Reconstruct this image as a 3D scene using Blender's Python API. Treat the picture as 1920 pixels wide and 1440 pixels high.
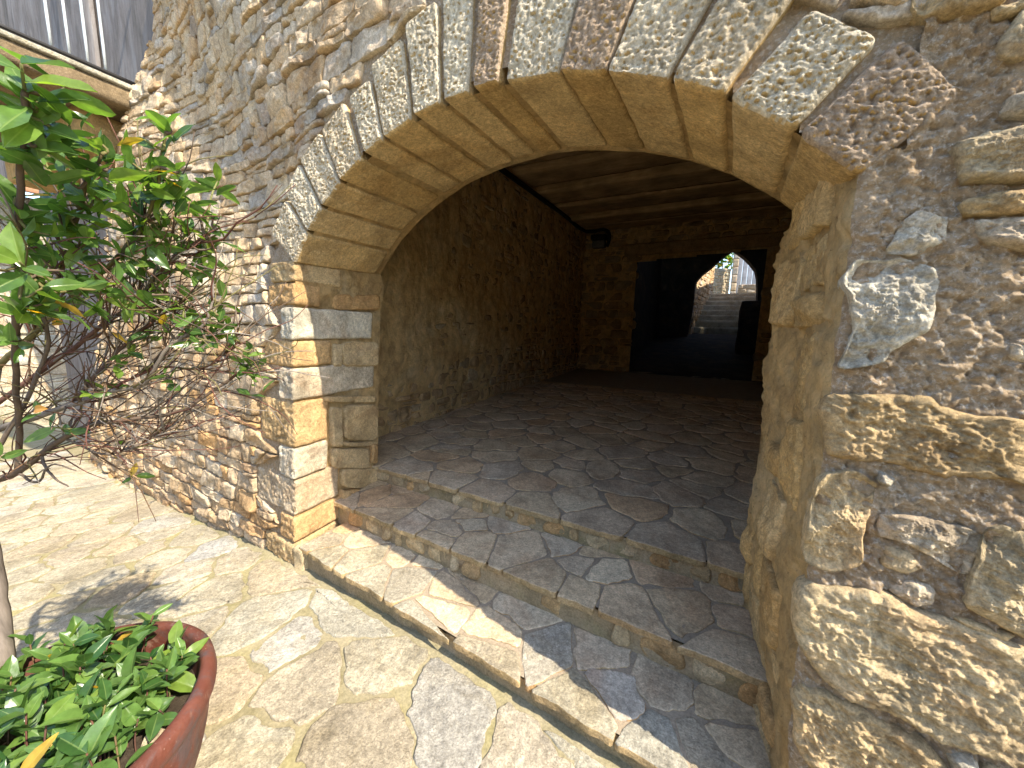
import bpy, math, random
import numpy as np
from mathutils import Vector, Matrix
from mathutils.geometry import tessellate_polygon

for _o in list(bpy.data.objects): bpy.data.objects.remove(_o)
SC = bpy.context.scene
COL = SC.collection
rng = np.random.default_rng(7)
R_ = math.radians

# ---------------------------------------------------------------- camera
FPX = 690.0                      # focal length in pixels of a 1920 px wide frame (ultra wide phone lens)
PSI, TH, RHO = R_(27.6), R_(8.3), R_(1.5)
EYE = 1.6
CAM = np.array([0, 0, EYE])
fwd = np.array([-math.sin(PSI)*math.cos(TH), math.cos(PSI)*math.cos(TH), -math.sin(TH)])
_r = np.array([math.cos(PSI), math.sin(PSI), 0]); _u = np.cross(_r, fwd)
cright = math.cos(RHO)*_r + math.sin(RHO)*_u
cup = -math.sin(RHO)*_r + math.cos(RHO)*_u
cd = bpy.data.cameras.new('camera'); cam = bpy.data.objects.new('camera', cd); COL.objects.link(cam)
cd.sensor_width = 36; cd.lens = FPX/1920*36; cd.clip_start = 0.02; cd.clip_end = 3000
cam.matrix_world = Matrix(((cright[0], cup[0], -fwd[0], CAM[0]), (cright[1], cup[1], -fwd[1], CAM[1]),
                           (cright[2], cup[2], -fwd[2], CAM[2]), (0, 0, 0, 1)))
SC.camera = cam

# ---------------------------------------------------------------- sky, sun, exposure
SUN_EL, SUN_AZ = R_(46), R_(8.8)
sdir = Vector((math.cos(SUN_EL)*math.cos(SUN_AZ), -math.cos(SUN_EL)*math.sin(SUN_AZ), math.sin(SUN_EL)))
W = bpy.data.worlds.new('World'); SC.world = W; W.use_nodes = True
nt = W.node_tree; sk = nt.nodes.new('ShaderNodeTexSky'); sk.sky_type = 'NISHITA'; sk.sun_disc = False
sk.sun_elevation = SUN_EL; sk.sun_rotation = R_(90)+SUN_AZ; sk.altitude = 400; sk.dust_density = 1.0
nt.links.new(sk.outputs[0], nt.nodes['Background'].inputs[0]); nt.nodes['Background'].inputs[1].default_value = 0.15
sl = bpy.data.lights.new('sun', 'SUN'); sl.energy = 3.1; sl.angle = R_(0.5); sl.color = (1, .90, .74)
so = bpy.data.objects.new('sun', sl); COL.objects.link(so); so.rotation_euler = sdir.to_track_quat('Z', 'Y').to_euler()
so.location = (6, -4, 12)
SC.view_settings.view_transform = 'Standard'; SC.view_settings.look = 'None'
SC.view_settings.exposure = 1.88; SC.view_settings.gamma = 1
SC.cycles.max_bounces = 8; SC.cycles.diffuse_bounces = 6

# ---------------------------------------------------------------- pixel -> place helpers (photo pixels, 1920 x 1440)
def ray(x, y): return fwd*FPX + cright*(x-960) - cup*(y-720)
def proj(P):
    d = np.asarray(P, float)-CAM; z = d@fwd
    z = np.where(z < .05, .05, z)
    return np.stack([960+FPX*(d@cright)/z, 720-FPX*(d@cup)/z], -1)
def onP(x, y, n, d): r = ray(x, y); return CAM + r*((d-n@CAM)/(n@r))
def onX(x, y, X): r = ray(x, y); return CAM + r*(X/r[0])
def onY(x, y, Y): r = ray(x, y); return CAM + r*(Y/r[1])
def onZ(x, y, Z): r = ray(x, y); return CAM + r*((Z-EYE)/r[2])
WD, BT, SKW = 1.5, 0.06, -0.055          # facade: battered and slightly skewed plane
NW = np.array([-SKW, 1, -BT]); NOUT = -NW/np.linalg.norm(NW)
def onW(x, y, off=0.): return onP(x, y, NW, WD+off+SKW*2.55)
def wy(X, z): return WD + BT*z + SKW*(X+2.55)
def uv(x, y): p = onW(x, y); return (p[0], p[2])

# ---------------------------------------------------------------- numpy noise
_g = np.random.default_rng(11); _PM = _g.permutation(256).astype(np.int32); _PM = np.concatenate([_PM]*4); _GR = _g.uniform(-1, 1, (256, 3)).astype(np.float32)
def pn(p):
    p = np.asarray(p, np.float32); sh = p.shape[:-1]; p = p.reshape(-1, 3); fl = np.floor(p); i = fl.astype(np.int32) & 255; f = p-fl
    u = f*f*f*(f*(f*6-15)+10); out = 0
    fx = (f[:, 0], f[:, 0]-1); fy = (f[:, 1], f[:, 1]-1); fz_ = (f[:, 2], f[:, 2]-1); wx = (1-u[:, 0], u[:, 0]); wy_ = (1-u[:, 1], u[:, 1]); wz = (1-u[:, 2], u[:, 2])
    for dx in (0, 1):
        a = _PM[i[:, 0]+dx]
        for dy in (0, 1):
            b = _PM[a+i[:, 1]+dy]; w2 = wx[dx]*wy_[dy]
            for dz in (0, 1):
                g = _GR[_PM[b+i[:, 2]+dz]]
                out = out+(g[:, 0]*fx[dx]+g[:, 1]*fy[dy]+g[:, 2]*fz_[dz])*(w2*wz[dz])
    return out.reshape(sh).astype(float)
def fbm(p, o=4, g=.5):
    s = 0; a = 1.
    for k in range(o): s = s+a*pn(np.asarray(p)*2**k+k*17.3); a *= g
    return s
def n1(x, s=0.): x = np.atleast_1d(np.asarray(x, float)); return fbm(np.stack([x, x*0+s*3.7+.5, x*0+.3], -1), 2)
def sstep(a, b, x): t = np.clip((np.asarray(x)-a)/(b-a), 0, 1); return t*t*(3-2*t)

# ---------------------------------------------------------------- mesh helpers
def tag(o, label=None, cat=None, group=None, kind=None):
    if label: o['label'] = label
    if cat: o['category'] = cat
    if group: o['group'] = group
    if kind: o['kind'] = kind
    return o
def empty(name, loc=(0, 0, 0)):
    o = bpy.data.objects.new(name, None); COL.objects.link(o); o.location = loc; o.empty_display_size = .1; return o
def mk(name, V, Q=None, T=None, mat=None, parent=None, rnd=.5, smooth=True, center=True, flat_ang=None):
    """one mesh object from world-space vertices, quads Q and triangles T; rnd is a per stone tint value"""
    V = np.asarray(V, float)
    c = V.mean(0) if center else np.zeros(3)
    if center: c = np.array([c[0], c[1], V[:, 2].min()])
    me = bpy.data.meshes.new(name)
    Q = np.zeros((0, 4), int) if Q is None else np.asarray(Q, int).reshape(-1, 4)
    T = np.zeros((0, 3), int) if T is None else np.asarray(T, int).reshape(-1, 3)
    nl = Q.size+T.size
    me.vertices.add(len(V)); me.vertices.foreach_set('co', (V-c).ravel().astype(np.float32))
    me.loops.add(nl); me.loops.foreach_set('vertex_index', np.concatenate([Q.ravel(), T.ravel()]).astype(np.int32))
    me.polygons.add(len(Q)+len(T))
    me.polygons.foreach_set('loop_start', np.concatenate([np.arange(len(Q))*4, len(Q)*4+np.arange(len(T))*3]).astype(np.int32))
    me.update(calc_edges=True); me.validate()
    me.polygons.foreach_set('use_smooth', np.full(len(me.polygons), smooth))
    a = me.attributes.new('rnd', 'FLOAT', 'POINT')
    a.data.foreach_set('value', np.broadcast_to(np.asarray(rnd, np.float32), (len(V),)).copy())
    if mat: me.materials.append(mat)
    o = bpy.data.objects.new(name, me); COL.objects.link(o)
    pl = np.array(parent.matrix_world.translation) if parent and False else (np.array(parent['_w']) if parent and '_w' in parent else np.zeros(3))
    if parent: o.parent = parent
    o.location = c-pl
    o['_w'] = [float(v) for v in c]
    return o
def root(name, loc, label, cat, group=None):
    o = empty(name, loc); o['_w'] = [float(v) for v in loc]; return tag(o, label, cat, group, 'thing')
class Pile:
    """collects pieces that become one mesh"""
    def __init__(s): s.V = []; s.Q = []; s.T = []; s.r = []; s.n = 0
    def add(s, V, Q, T=None, rnd=.5):
        s.V.append(V); s.r.append(np.full(len(V), rnd))
        if Q is not None and len(Q): s.Q.append(np.asarray(Q)+s.n)
        if T is not None and len(T): s.T.append(np.asarray(T)+s.n)
        s.n += len(V)
    def build(s, name, mat, parent=None, smooth=True, center=True):
        if not s.V: return None
        return mk(name, np.vstack(s.V), np.vstack(s.Q) if s.Q else None, np.vstack(s.T) if s.T else None, mat, parent, np.concatenate(s.r), smooth, center)
def grid_faces(nu, nv, mask=None):
    i = np.arange((nu-1)*(nv-1)); a = (i//(nv-1))*nv+i % (nv-1)
    q = np.stack([a, a+nv, a+nv+1, a+1], -1)
    return q if mask is None else q[mask.ravel()]
def compact(V, Q):
    u, inv = np.unique(Q, return_inverse=True); return V[u], inv.reshape(Q.shape)
def tube(pts, rad, ns=8, cap=True):
    P = np.asarray(pts, float); n = len(P); rad = np.broadcast_to(np.asarray(rad, float), (n,))
    V = []; t = np.gradient(P, axis=0); t /= np.linalg.norm(t, axis=1)[:, None]+1e-9
    a = np.array([0, 0, 1.]) if abs(t[0][2]) < .9 else np.array([1., 0, 0])
    for k in range(n):
        b = np.cross(t[k], a); b /= np.linalg.norm(b); a2 = np.cross(b, t[k]); a = a2
        th = np.arange(ns)/ns*2*np.pi
        V.append(P[k]+rad[k]*(np.cos(th)[:, None]*b+np.sin(th)[:, None]*a2))
    V = np.vstack(V); Q = []
    for k in range(n-1):
        for j in range(ns): Q.append([k*ns+j, k*ns+(j+1) % ns, (k+1)*ns+(j+1) % ns, (k+1)*ns+j])
    T = []
    if cap:
        V = np.vstack([V, P[0], P[-1]]); m = n*ns
        for j in range(ns): T += [[m, (j+1) % ns, j], [m+1, (n-1)*ns+j, (n-1)*ns+(j+1) % ns]]
    return V, Q, T
def curve(pts, m=8):
    """Catmull-Rom through points"""
    P = np.asarray(pts, float); P = np.vstack([2*P[0]-P[1], P, 2*P[-1]-P[-2]]); out = []
    for i in range(1, len(P)-2):
        for t in np.arange(m)/m:
            a, b, c, d = P[i-1:i+3]
            out.append(.5*((2*b)+(c-a)*t+(2*a-5*b+4*c-d)*t*t+(-a+3*b-3*c+d)*t**3))
    out.append(P[-2]); return np.array(out)

_cube = {}
def rcube(n):
    """subdivided cube surface, params in [-1,1]; n = divisions per axis"""
    if n in _cube: return _cube[n]
    ks = []; Qs = []; base = 0
    for ax in range(3):
        b, c = (ax+1) % 3, (ax+2) % 3
        for s in (0, n[ax]):
            I, J = np.meshgrid(np.arange(n[b]+1), np.arange(n[c]+1), indexing='ij'); k = np.zeros((I.size, 3), int); k[:, ax] = s; k[:, b] = I.ravel(); k[:, c] = J.ravel()
            q = grid_faces(n[b]+1, n[c]+1); ks.append(k); Qs.append((q if s else q[:, ::-1])+base); base += len(k)
    k = np.vstack(ks); key = (k[:, 0]*4096+k[:, 1])*4096+k[:, 2]; u, first, inv = np.unique(key, return_index=True, return_inverse=True)
    _cube[n] = (-1+2*k[first]/np.array(n), inv.reshape(-1)[np.vstack(Qs)]); return _cube[n]
def block(c8, n, r=.015, amp=.004, fr=18., seed=0., face=None):
    """rounded, noisy hexahedron. c8[i][j][k] corners. face: (axis, sign, fn(P)->height) adds relief on one face"""
    P, Q = rcube(tuple(n)); c8 = np.asarray(c8, float)
    h = np.array([np.linalg.norm(c8[1, 0, 0]-c8[0, 0, 0]), np.linalg.norm(c8[0, 1, 0]-c8[0, 0, 0]), np.linalg.norm(c8[0, 0, 1]-c8[0, 0, 0])])/2
    r = min(r, h.min()*.8)
    p = P*h; q = np.clip(p, -(h-r), h-r); d = p-q; L = np.linalg.norm(d, axis=1)[:, None]; p = q+np.where(L > 1e-9, d/np.maximum(L, 1e-9)*r, 0)
    nrm = d/np.maximum(L, 1e-9)
    w = (p/h+1)/2
    def tri(w):
        o = 0
        for i in (0, 1):
            for j in (0, 1):
                for k in (0, 1):
                    o = o+((w[:, 0] if i else 1-w[:, 0])*(w[:, 1] if j else 1-w[:, 1])*(w[:, 2] if k else 1-w[:, 2]))[:, None]*c8[i, j, k]
        return o
    V = tri(w)
    e = [c8[1].mean((0, 1))-c8[0].mean((0, 1)), c8[:, 1].mean((0, 1))-c8[:, 0].mean((0, 1)), c8[:, :, 1].mean((0, 1))-c8[:, :, 0].mean((0, 1))]
    e = [v/np.linalg.norm(v) for v in e]
    N3 = nrm[:, :1]*e[0]+nrm[:, 1:2]*e[1]+nrm[:, 2:3]*e[2]
    V = V+N3*(amp*(fbm(V*fr+seed, 4)+.8*fbm(V*fr*.3+seed+9, 2)))[:, None]
    if face:
        for ax, s, fn in (face if isinstance(face, list) else [face]):
            wgt = sstep(.5, 1., nrm[:, ax]*s)
            V = V+(e[ax]*s)[None]*(wgt*fn(V))[:, None]
    if np.dot(np.cross(e[0], e[1]), e[2]) < 0: Q = Q[:, ::-1]
    return V, Q
def box8(x0, x1, y0, y1, z0, z1):
    return np.array([[[[x, y, z] for z in (z0, z1)] for y in (y0, y1)] for x in (x0, x1)], float)
def bevel_box(name, x0, x1, y0, y1, z0, z1, mat, parent=None, r=.006, n=(6, 6, 6), amp=.001, rnd=.5):
    V, Q = block(box8(x0, x1, y0, y1, z0, z1), n, r, amp, 14., rng.random()*50)
    return mk(name, V, Q, None, mat, parent, rnd)

def chaikin(P, it=2, a=.25):
    P = np.asarray(P, float)
    for _ in range(it):
        Nn = np.roll(P, -1, 0); P = np.stack([P*(1-a)+Nn*a, P*a+Nn*(1-a)], 1).reshape(-1, 2)
    return P
def resample(P, n):
    C = np.vstack([P, P[:1]]); s = np.concatenate([[0], np.cumsum(np.linalg.norm(np.diff(C, axis=0), axis=1))])
    t = np.arange(n)/n*s[-1]; return np.stack([np.interp(t, s, C[:, 0]), np.interp(t, s, C[:, 1])], -1)
def area(P): x, y = np.asarray(P).T; return .5*np.sum(x*np.roll(y, -1)-y*np.roll(x, -1))
def inset(P, g):
    P = np.asarray(P, float); c = P.mean(0); s = (P.max(0)-P.min(0))/2+1e-6
    return c+(P-c)*np.clip(1-g/s, .3, 1)
def stone(poly, fmap, h=.03, N=20, R=3, amp=.006, fr=14., bev=.012, back=.05, rough=.05, facets=0, smooth_it=2, relief=None, ca=.22):
    """a stone whose outline lies on a surface: fmap(x, y, height) -> 3D"""
    P = np.asarray(poly, float)
    if area(P) < 0: P = P[::-1]
    sd = rng.random()*97
    P = resample(chaikin(P, smooth_it, ca), N); c = P.mean(0); r = np.linalg.norm(P-c, axis=1).mean(); sm = (P.max(0)-P.min(0)).min()/2
    P = P+np.stack([fbm(np.stack([P[:, 0]*9, P[:, 1]*9, P[:, 0]*0+sd], -1), 3), fbm(np.stack([P[:, 0]*9, P[:, 1]*9, P[:, 0]*0+sd+40], -1), 3)], -1)*rough*min(sm*2, .25)
    b = min(bev/max(sm, .01), .6)
    ts = [1, 1, 1-.35*b, 1-b]+list(np.linspace(1-b, .0, R+1)[1:-1]); hs = [-back, h-bev, h-.3*bev]+[h]*(len(ts)-3)
    pl = [(rng.normal(0, .25, 2), rng.uniform(0, .012)) for _ in range(facets)]
    t = np.repeat(ts, N)[:, None]; kk = np.repeat(np.arange(len(ts)), N); X = c+(np.tile(P, (len(ts), 1))-c)*t; z = np.repeat(hs, N).astype(float)
    w = np.minimum(1, .35+.3*kk)*(kk >= 1)
    dz = amp*fbm(np.stack([X[:, 0]*fr, X[:, 1]*fr, X[:, 0]*0+sd], -1), 5, .6)
    if relief is not None: dz = dz+relief(X)
    z = z+w*dz
    if facets:
        f = np.min([(X-c)@g+d for g, d in pl], axis=0); z = z+np.clip(f, -h*.9, h*.6)*np.where(kk < 2, 0, np.where(kk == 2, .5, 1))
    V = list(np.column_stack([X, z]).reshape(len(ts), N, 3))
    zc = V[-1][:, 2].mean(); V.append(np.array([[c[0], c[1], zc]])); V = np.vstack(V); n = len(ts)
    k = np.repeat(np.arange(n-1), N); j = np.tile(np.arange(N), n-1); j2 = (j+1) % N
    Q = np.stack([k*N+j, k*N+j2, (k+1)*N+j2, (k+1)*N+j], -1)
    j = np.arange(N); T = np.stack([(n-1)*N+j, (n-1)*N+(j+1) % N, np.full(N, n*N)], -1)
    return fmap(V[:, 0], V[:, 1], V[:, 2]), Q, T

def voronoi(seeds, region, k=28):
    """cells of seeds clipped to a convex region polygon"""
    S = np.asarray(seeds); cells = []
    for i, s in enumerate(S):
        d = ((S-s)**2).sum(1); nb = np.argsort(d)[1:k+1]; P = np.asarray(region, float)
        for j in nb:
            m = (s+S[j])/2; nv = S[j]-s; v = (P-m)@nv
            if (v <= 0).all(): continue
            out = []
            for a in range(len(P)):
                b = (a+1) % len(P)
                if v[a] <= 0: out.append(P[a])
                if (v[a] < 0 < v[b]) or (v[b] < 0 < v[a]): out.append(P[a]+(P[b]-P[a])*v[a]/(v[a]-v[b]))
            P = np.array(out)
            if len(P) < 3: break
        if len(P) >= 3 and abs(area(P)) > 1e-4: cells.append(P)
    return cells
def seeds_in(x0, x1, y0, y1, sx, sy, jit=.38):
    out = []
    for r, y in enumerate(np.arange(y0+sy/2, y1, sy)):
        for x in np.arange(x0+sx*(.5 if r % 2 else 0.05), x1+sx/2, sx): out.append((x+rng.normal(0, jit*sx*.6), y+rng.normal(0, jit*sy*.5)))
    return np.array(out)
def rubble(x0, x1, z0, z1, rh, wd, wob=.02, gap=.010, split=.22, sd=0.):
    polys = []; zs = [z0]
    while zs[-1] < z1: zs.append(zs[-1]+rng.uniform(*rh))
    B = lambda k, x: zs[k]+wob*n1(np.asarray(x)*1.1, k+sd)*1.3+wob*.6*n1(np.asarray(x)*5, k+sd+50)
    for k in range(len(zs)-1):
        x = x0-rng.uniform(0, wd[1]); sl = rng.normal(0, .012)
        while x < x1:
            h = zs[k+1]-zs[k]; w = rng.uniform(*wd)*(1.25 if h < np.mean(rh) else .9); xb = x+w; s2 = rng.normal(0, .014)
            xm = (x+xb)/2
            bx = np.array([x-sl, xm, xb-s2]); tx = np.array([xb+s2, xm, x+sl])
            P = np.column_stack([np.concatenate([bx, tx]), np.concatenate([B(k, bx), B(k+1, tx)])])
            if rng.random() < split and h > .09:
                f = rng.uniform(.35, .65); lo = P[:3]; up = P[3:][::-1]; md = lo+(up-lo)*f+rng.normal(0, .004, (3, 2))
                polys += [inset(np.vstack([lo, md[::-1]]), gap), inset(np.vstack([md, up[::-1]]), gap)]
            else: polys.append(inset(P, gap*rng.uniform(.7, 1.5)))
            x = xb; sl = s2
    return polys
def px_area(V3):
    p = proj(V3); ok = ((V3-CAM)@fwd > .1).all()
    if not ok: return 0, 1 if np.linalg.norm(np.mean(V3, 0)-CAM) < 3 else 0
    lo, hi = p.min(0), p.max(0)
    inn_ = lambda g: hi[0] > -g and lo[0] < 1920+g and hi[1] > -g and lo[1] < 1440+g
    return float(np.prod(hi-lo)), 2 if inn_(60) else (1 if inn_(900) else 0)     # 2 in view, 1 just outside the frame

# ---------------------------------------------------------------- materials
class NT:
    def __init__(s, name):
        s.m = bpy.data.materials.new(name); s.m.use_nodes = True; s.t = s.m.node_tree
        s.b = s.t.nodes['Principled BSDF']; s.pos = s.t.nodes.new('ShaderNodeNewGeometry').outputs['Position']
        s.bump = None
    def n(s, typ, **kw):
        x = s.t.nodes.new(typ)
        for k, v in kw.items(): setattr(x, k, v)
        return x
    def L(s, a, b): s.t.links.new(a, b)
    def put(s, sock, v):
        if isinstance(v, bpy.types.NodeSocket): s.L(v, sock)
        else: sock.default_value = v if not isinstance(v, tuple) or len(v) == 4 else (*v, 1)
    def noise(s, scale, detail=6, rough=.6, dist=0, vec=None, stretch=None):
        x = s.n('ShaderNodeTexNoise'); x.inputs['Scale'].default_value = scale; x.inputs['Detail'].default_value = detail
        x.inputs['Roughness'].default_value = rough; x.inputs['Distortion'].default_value = dist
        v = vec or s.pos
        if stretch:
            mp = s.n('ShaderNodeMapping'); mp.inputs['Scale'].default_value = stretch; s.L(v, mp.inputs[0]); v = mp.outputs[0]
        s.L(v, x.inputs['Vector']); return x.outputs['Fac']
    def voro(s, scale, feature='F1', stretch=None):
        x = s.n('ShaderNodeTexVoronoi', feature=feature); x.inputs['Scale'].default_value = scale; v = s.pos
        if stretch:
            mp = s.n('ShaderNodeMapping'); mp.inputs['Scale'].default_value = stretch; s.L(v, mp.inputs[0]); v = mp.outputs[0]
        s.L(v, x.inputs['Vector']); return x.outputs['Distance']
    def ramp(s, fac, stops, interp='LINEAR'):
        x = s.n('ShaderNodeValToRGB'); cr = x.color_ramp; cr.interpolation = interp
        while len(cr.elements) < len(stops): cr.elements.new(.5)
        for e, (p, c) in zip(cr.elements, stops):
            e.position = p; e.color = (*c, 1) if isinstance(c, tuple) else (c, c, c, 1)
        s.L(fac, x.inputs[0]); return x.outputs[0]
    def attr(s, name): x = s.n('ShaderNodeAttribute'); x.attribute_name = name; return x.outputs['Fac']
    def mix(s, fac, a, b, mode='MIX'):
        x = s.n('ShaderNodeMix', data_type='RGBA', blend_type=mode); s.put(x.inputs[0], fac); s.put(x.inputs[6], a); s.put(x.inputs[7], b); return x.outputs[2]
    def math(s, op, a, b=0.):
        x = s.n('ShaderNodeMath', operation=op); s.put(x.inputs[0], a); s.put(x.inputs[1], b); return x.outputs[0]
    def addbump(s, h, strength=.5, dist=.01):
        x = s.n('ShaderNodeBump'); x.inputs['Strength'].default_value = strength; x.inputs['Distance'].default_value = dist
        s.L(h, x.inputs['Height'])
        if s.bump: s.L(s.bump, x.inputs['Normal'])
        s.bump = x.outputs[0]; s.L(s.bump, s.b.inputs['Normal'])
    def done(s, col, rough=.9, spec=.2):
        s.put(s.b.inputs['Base Color'], col); s.put(s.b.inputs['Roughness'], rough); s.b.inputs['Specular IOR Level'].default_value = spec
        return s.m
def stone_mat(name, stops, stain=(.42, .22, .09), stain_amt=.5, sc=1., bump=.6, dark=.55, lichen=None, spots=.0, speck=(.55, 1.25)):
    m = NT(name)
    base = m.ramp(m.attr('rnd'), stops)
    big = m.noise(3.2*sc, 5, .6, .6)
    st = m.ramp(m.noise(2.1*sc, 6, .65, 1.2), [(.48, 0.), (.66, stain_amt)])
    c = m.mix(st, base, stain)
    c = m.mix(1., c, m.ramp(big, [(.3, dark), (.62, 1.12)]), 'MULTIPLY')
    c = m.mix(1., c, m.ramp(m.noise(38*sc, 8, .75), [(.3, speck[0]), (.7, speck[1])]), 'MULTIPLY')
    c = m.mix(1., c, m.ramp(m.noise(110*sc, 5, .8), [(.32, .62), (.68, 1.3)]), 'MULTIPLY')
    if lichen: c = m.mix(m.ramp(m.noise(7*sc, 8, .7), [(.56, 0.), (.66, .75)]), c, lichen)
    if spots: c = m.mix(m.ramp(m.noise(60*sc, 3, .6), [(.60, 0.), (.68, spots)]), c, (.05, .04, .03))
    m.addbump(m.noise(24*sc, 9, .75, .4), bump, .022); m.addbump(m.ramp(m.noise(75*sc, 6, .7), [(.35, 0.), (.62, 1.)]), bump*.8, .006)
    return m.done(c, .92, .12)
M = {}
M['wall'] = stone_mat('wall_stone', [(0, (.46, .40, .32)), (.25, (.60, .48, .33)), (.5, (.58, .41, .23)), (.72, (.68, .56, .39)), (.88, (.60, .36, .15)), (1, (.52, .47, .40))], stain_amt=.45)
M['big'] = stone_mat('dressed_stone', [(0, (.58, .45, .27)), (.35, (.70, .56, .34)), (.6, (.66, .48, .25)), (.8, (.60, .36, .15)), (1, (.70, .63, .48))], stain_amt=.40, bump=.8)
M['vous'] = stone_mat('voussoir_stone', [(0, (.56, .35, .15)), (.3, (.60, .41, .18)), (.6, (.66, .46, .21)), (1, (.68, .50, .26))], stain=(.50, .29, .10), stain_amt=.45, bump=.7, dark=.7)
M['vface'] = stone_mat('weathered_voussoir_face', [(0, (.42, .29, .19)), (.35, (.50, .37, .25)), (.6, (.68, .56, .38)), (1, (.76, .66, .48))], stain=(.56, .44, .29), stain_amt=.35, bump=.9, dark=.85, speck=(.68, 1.25))
M['flag'] = stone_mat('paving_stone', [(0, (.48, .42, .30)), (.3, (.53, .47, .34)), (.55, (.47, .44, .35)), (.75, (.51, .41, .27)), (.9, (.55, .50, .40)), (1, (.45, .43, .38))], stain=(.40, .32, .18), stain_amt=.5, bump=.8, dark=.66, speck=(.5, 1.3))
M['step'] = stone_mat('step_stone', [(0, (.56, .42, .25)), (.3, (.65, .50, .31)), (.55, (.56, .45, .31)), (.75, (.60, .41, .23)), (.9, (.67, .54, .35)), (1, (.50, .44, .35))], stain=(.40, .22, .11), stain_amt=.35, bump=.4, dark=.66)
M['conc'] = stone_mat('weathered_concrete', [(0, (.20, .15, .09)), (1, (.26, .19, .11))], stain=(.12, .09, .06), stain_amt=.6, bump=.5)
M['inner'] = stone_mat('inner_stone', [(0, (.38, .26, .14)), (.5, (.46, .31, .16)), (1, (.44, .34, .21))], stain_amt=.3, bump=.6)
M['passage_shade'] = stone_mat('shade_darkened_stone', [(0, (.025, .02, .016)), (1, (.05, .038, .03))], stain_amt=.1, bump=.6)  # near-black base colour: the darkness of the inner passage is put into the stone

m = NT('wall_mortar')
c = m.ramp(m.noise(4, 6, .6), [(.3, (.50, .35, .21)), (.55, (.62, .46, .29)), (.75, (.58, .45, .30))])
c = m.mix(m.ramp(m.noise(75, 4, .7), [(.52, 0.), (.62, .8)]), c, (.80, .70, .56))
c = m.mix(1., c, m.ramp(m.noise(45, 8, .8), [(.3, .6), (.7, 1.3)]), 'MULTIPLY')
m.addbump(m.noise(34, 9, .8), 1., .03); m.addbump(m.ramp(m.noise(85, 6, .75), [(.35, 0.), (.62, 1.)]), .9, .012)
M['mortar'] = m.done(c, .95, .08)

m = NT('paving_mortar')
c = m.ramp(m.noise(5, 7, .65, .5), [(.3, (.22, .19, .10)), (.5, (.29, .25, .15)), (.72, (.36, .31, .20))])
c = m.mix(m.ramp(m.noise(2.3, 5, .6), [(.50, 0.), (.7, .55)]), c, (.33, .29, .11))
c = m.mix(1., c, m.ramp(m.noise(70, 8, .75), [(.3, .6), (.7, 1.25)]), 'MULTIPLY')
m.addbump(m.noise(40, 8, .75), .6, .010)
M['pmortar'] = m.done(c, .95, .08)

m = NT('step_mortar')
c = m.ramp(m.noise(6, 7, .65), [(.3, (.28, .22, .15)), (.7, (.38, .31, .22))])
c = m.mix(1., c, m.ramp(m.noise(80, 8, .75), [(.3, .6), (.7, 1.25)]), 'MULTIPLY')
m.addbump(m.noise(45, 8, .75), .6, .008)
M['smortar'] = m.done(c, .95, .08)

m = NT('riser_mortar')
c = m.ramp(m.noise(6, 7, .65), [(.3, (.24, .19, .11)), (.55, (.38, .29, .17)), (.75, (.42, .34, .24))])
c = m.mix(m.ramp(m.noise(3.1, 5, .6), [(.5, 0.), (.68, .5)]), c, (.24, .22, .09))
c = m.mix(1., c, m.ramp(m.noise(80, 8, .75), [(.3, .55), (.7, 1.3)]), 'MULTIPLY'); m.addbump(m.noise(45, 8, .75), .8, .012)
M['riser'] = m.done(c, .95, .08)
M['edge'] = stone_mat('ochre_broken_edge', [(0, (.46, .33, .17)), (.6, (.56, .40, .20)), (1, (.54, .33, .15))], stain=(.30, .24, .10), stain_amt=.4, bump=.7)

m = NT('ochre_plaster')
c = m.ramp(m.noise(1.6, 6, .6, .8), [(.3, (.52, .33, .14)), (.52, (.68, .47, .22)), (.75, (.64, .50, .29))])
c = m.mix(1., c, m.ramp(m.noise(9, 9, .75, .5, None, (1, 1, .8)), [(.34, .55), (.62, 1.12)]), 'MULTIPLY')
c = m.mix(m.ramp(m.noise(50, 4, .7), [(.62, 0.), (.7, .6)]), c, (.16, .09, .04))
m.addbump(m.noise(18, 9, .8, .6), 1., .035); m.addbump(m.ramp(m.noise(70, 6, .7), [(.38, 0.), (.6, 1.)]), .7, .007)
M['plaster'] = m.done(c, .93, .1)

m = NT('grey_render')
c = m.ramp(m.noise(2.5, 6, .6, .5, None, (2, 2, .4)), [(.3, (.11, .10, .09)), (.5, (.19, .17, .16)), (.72, (.24, .235, .235))])
c = m.mix(1., c, m.ramp(m.noise(20, 6, .7, 0, None, (1, 1, .15)), [(.3, .7), (.7, 1.15)]), 'MULTIPLY')
m.addbump(m.noise(30, 6, .7), .5, .008)
M['render'] = m.done(c, .9, .1)

def wood(name, a, b, stretch, sc=6.):
    m = NT(name); g = m.noise(sc, 8, .7, 1.4, None, stretch)
    c = m.ramp(g, [(.3, a), (.7, b)]); c = m.mix(1., c, m.ramp(m.noise(2.2, 4, .6), [(.3, .6), (.7, 1.2)]), 'MULTIPLY')
    m.addbump(g, .6, .012); return m.done(c, .85, .15)
M['beam'] = wood('old_beam_wood', (.36, .24, .12), (.66, .47, .26), (.25, 2.2, 2.2))
M['door'] = wood('grey_door_wood', (.24, .26, .30), (.40, .42, .46), (3, 3, .2))

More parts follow.
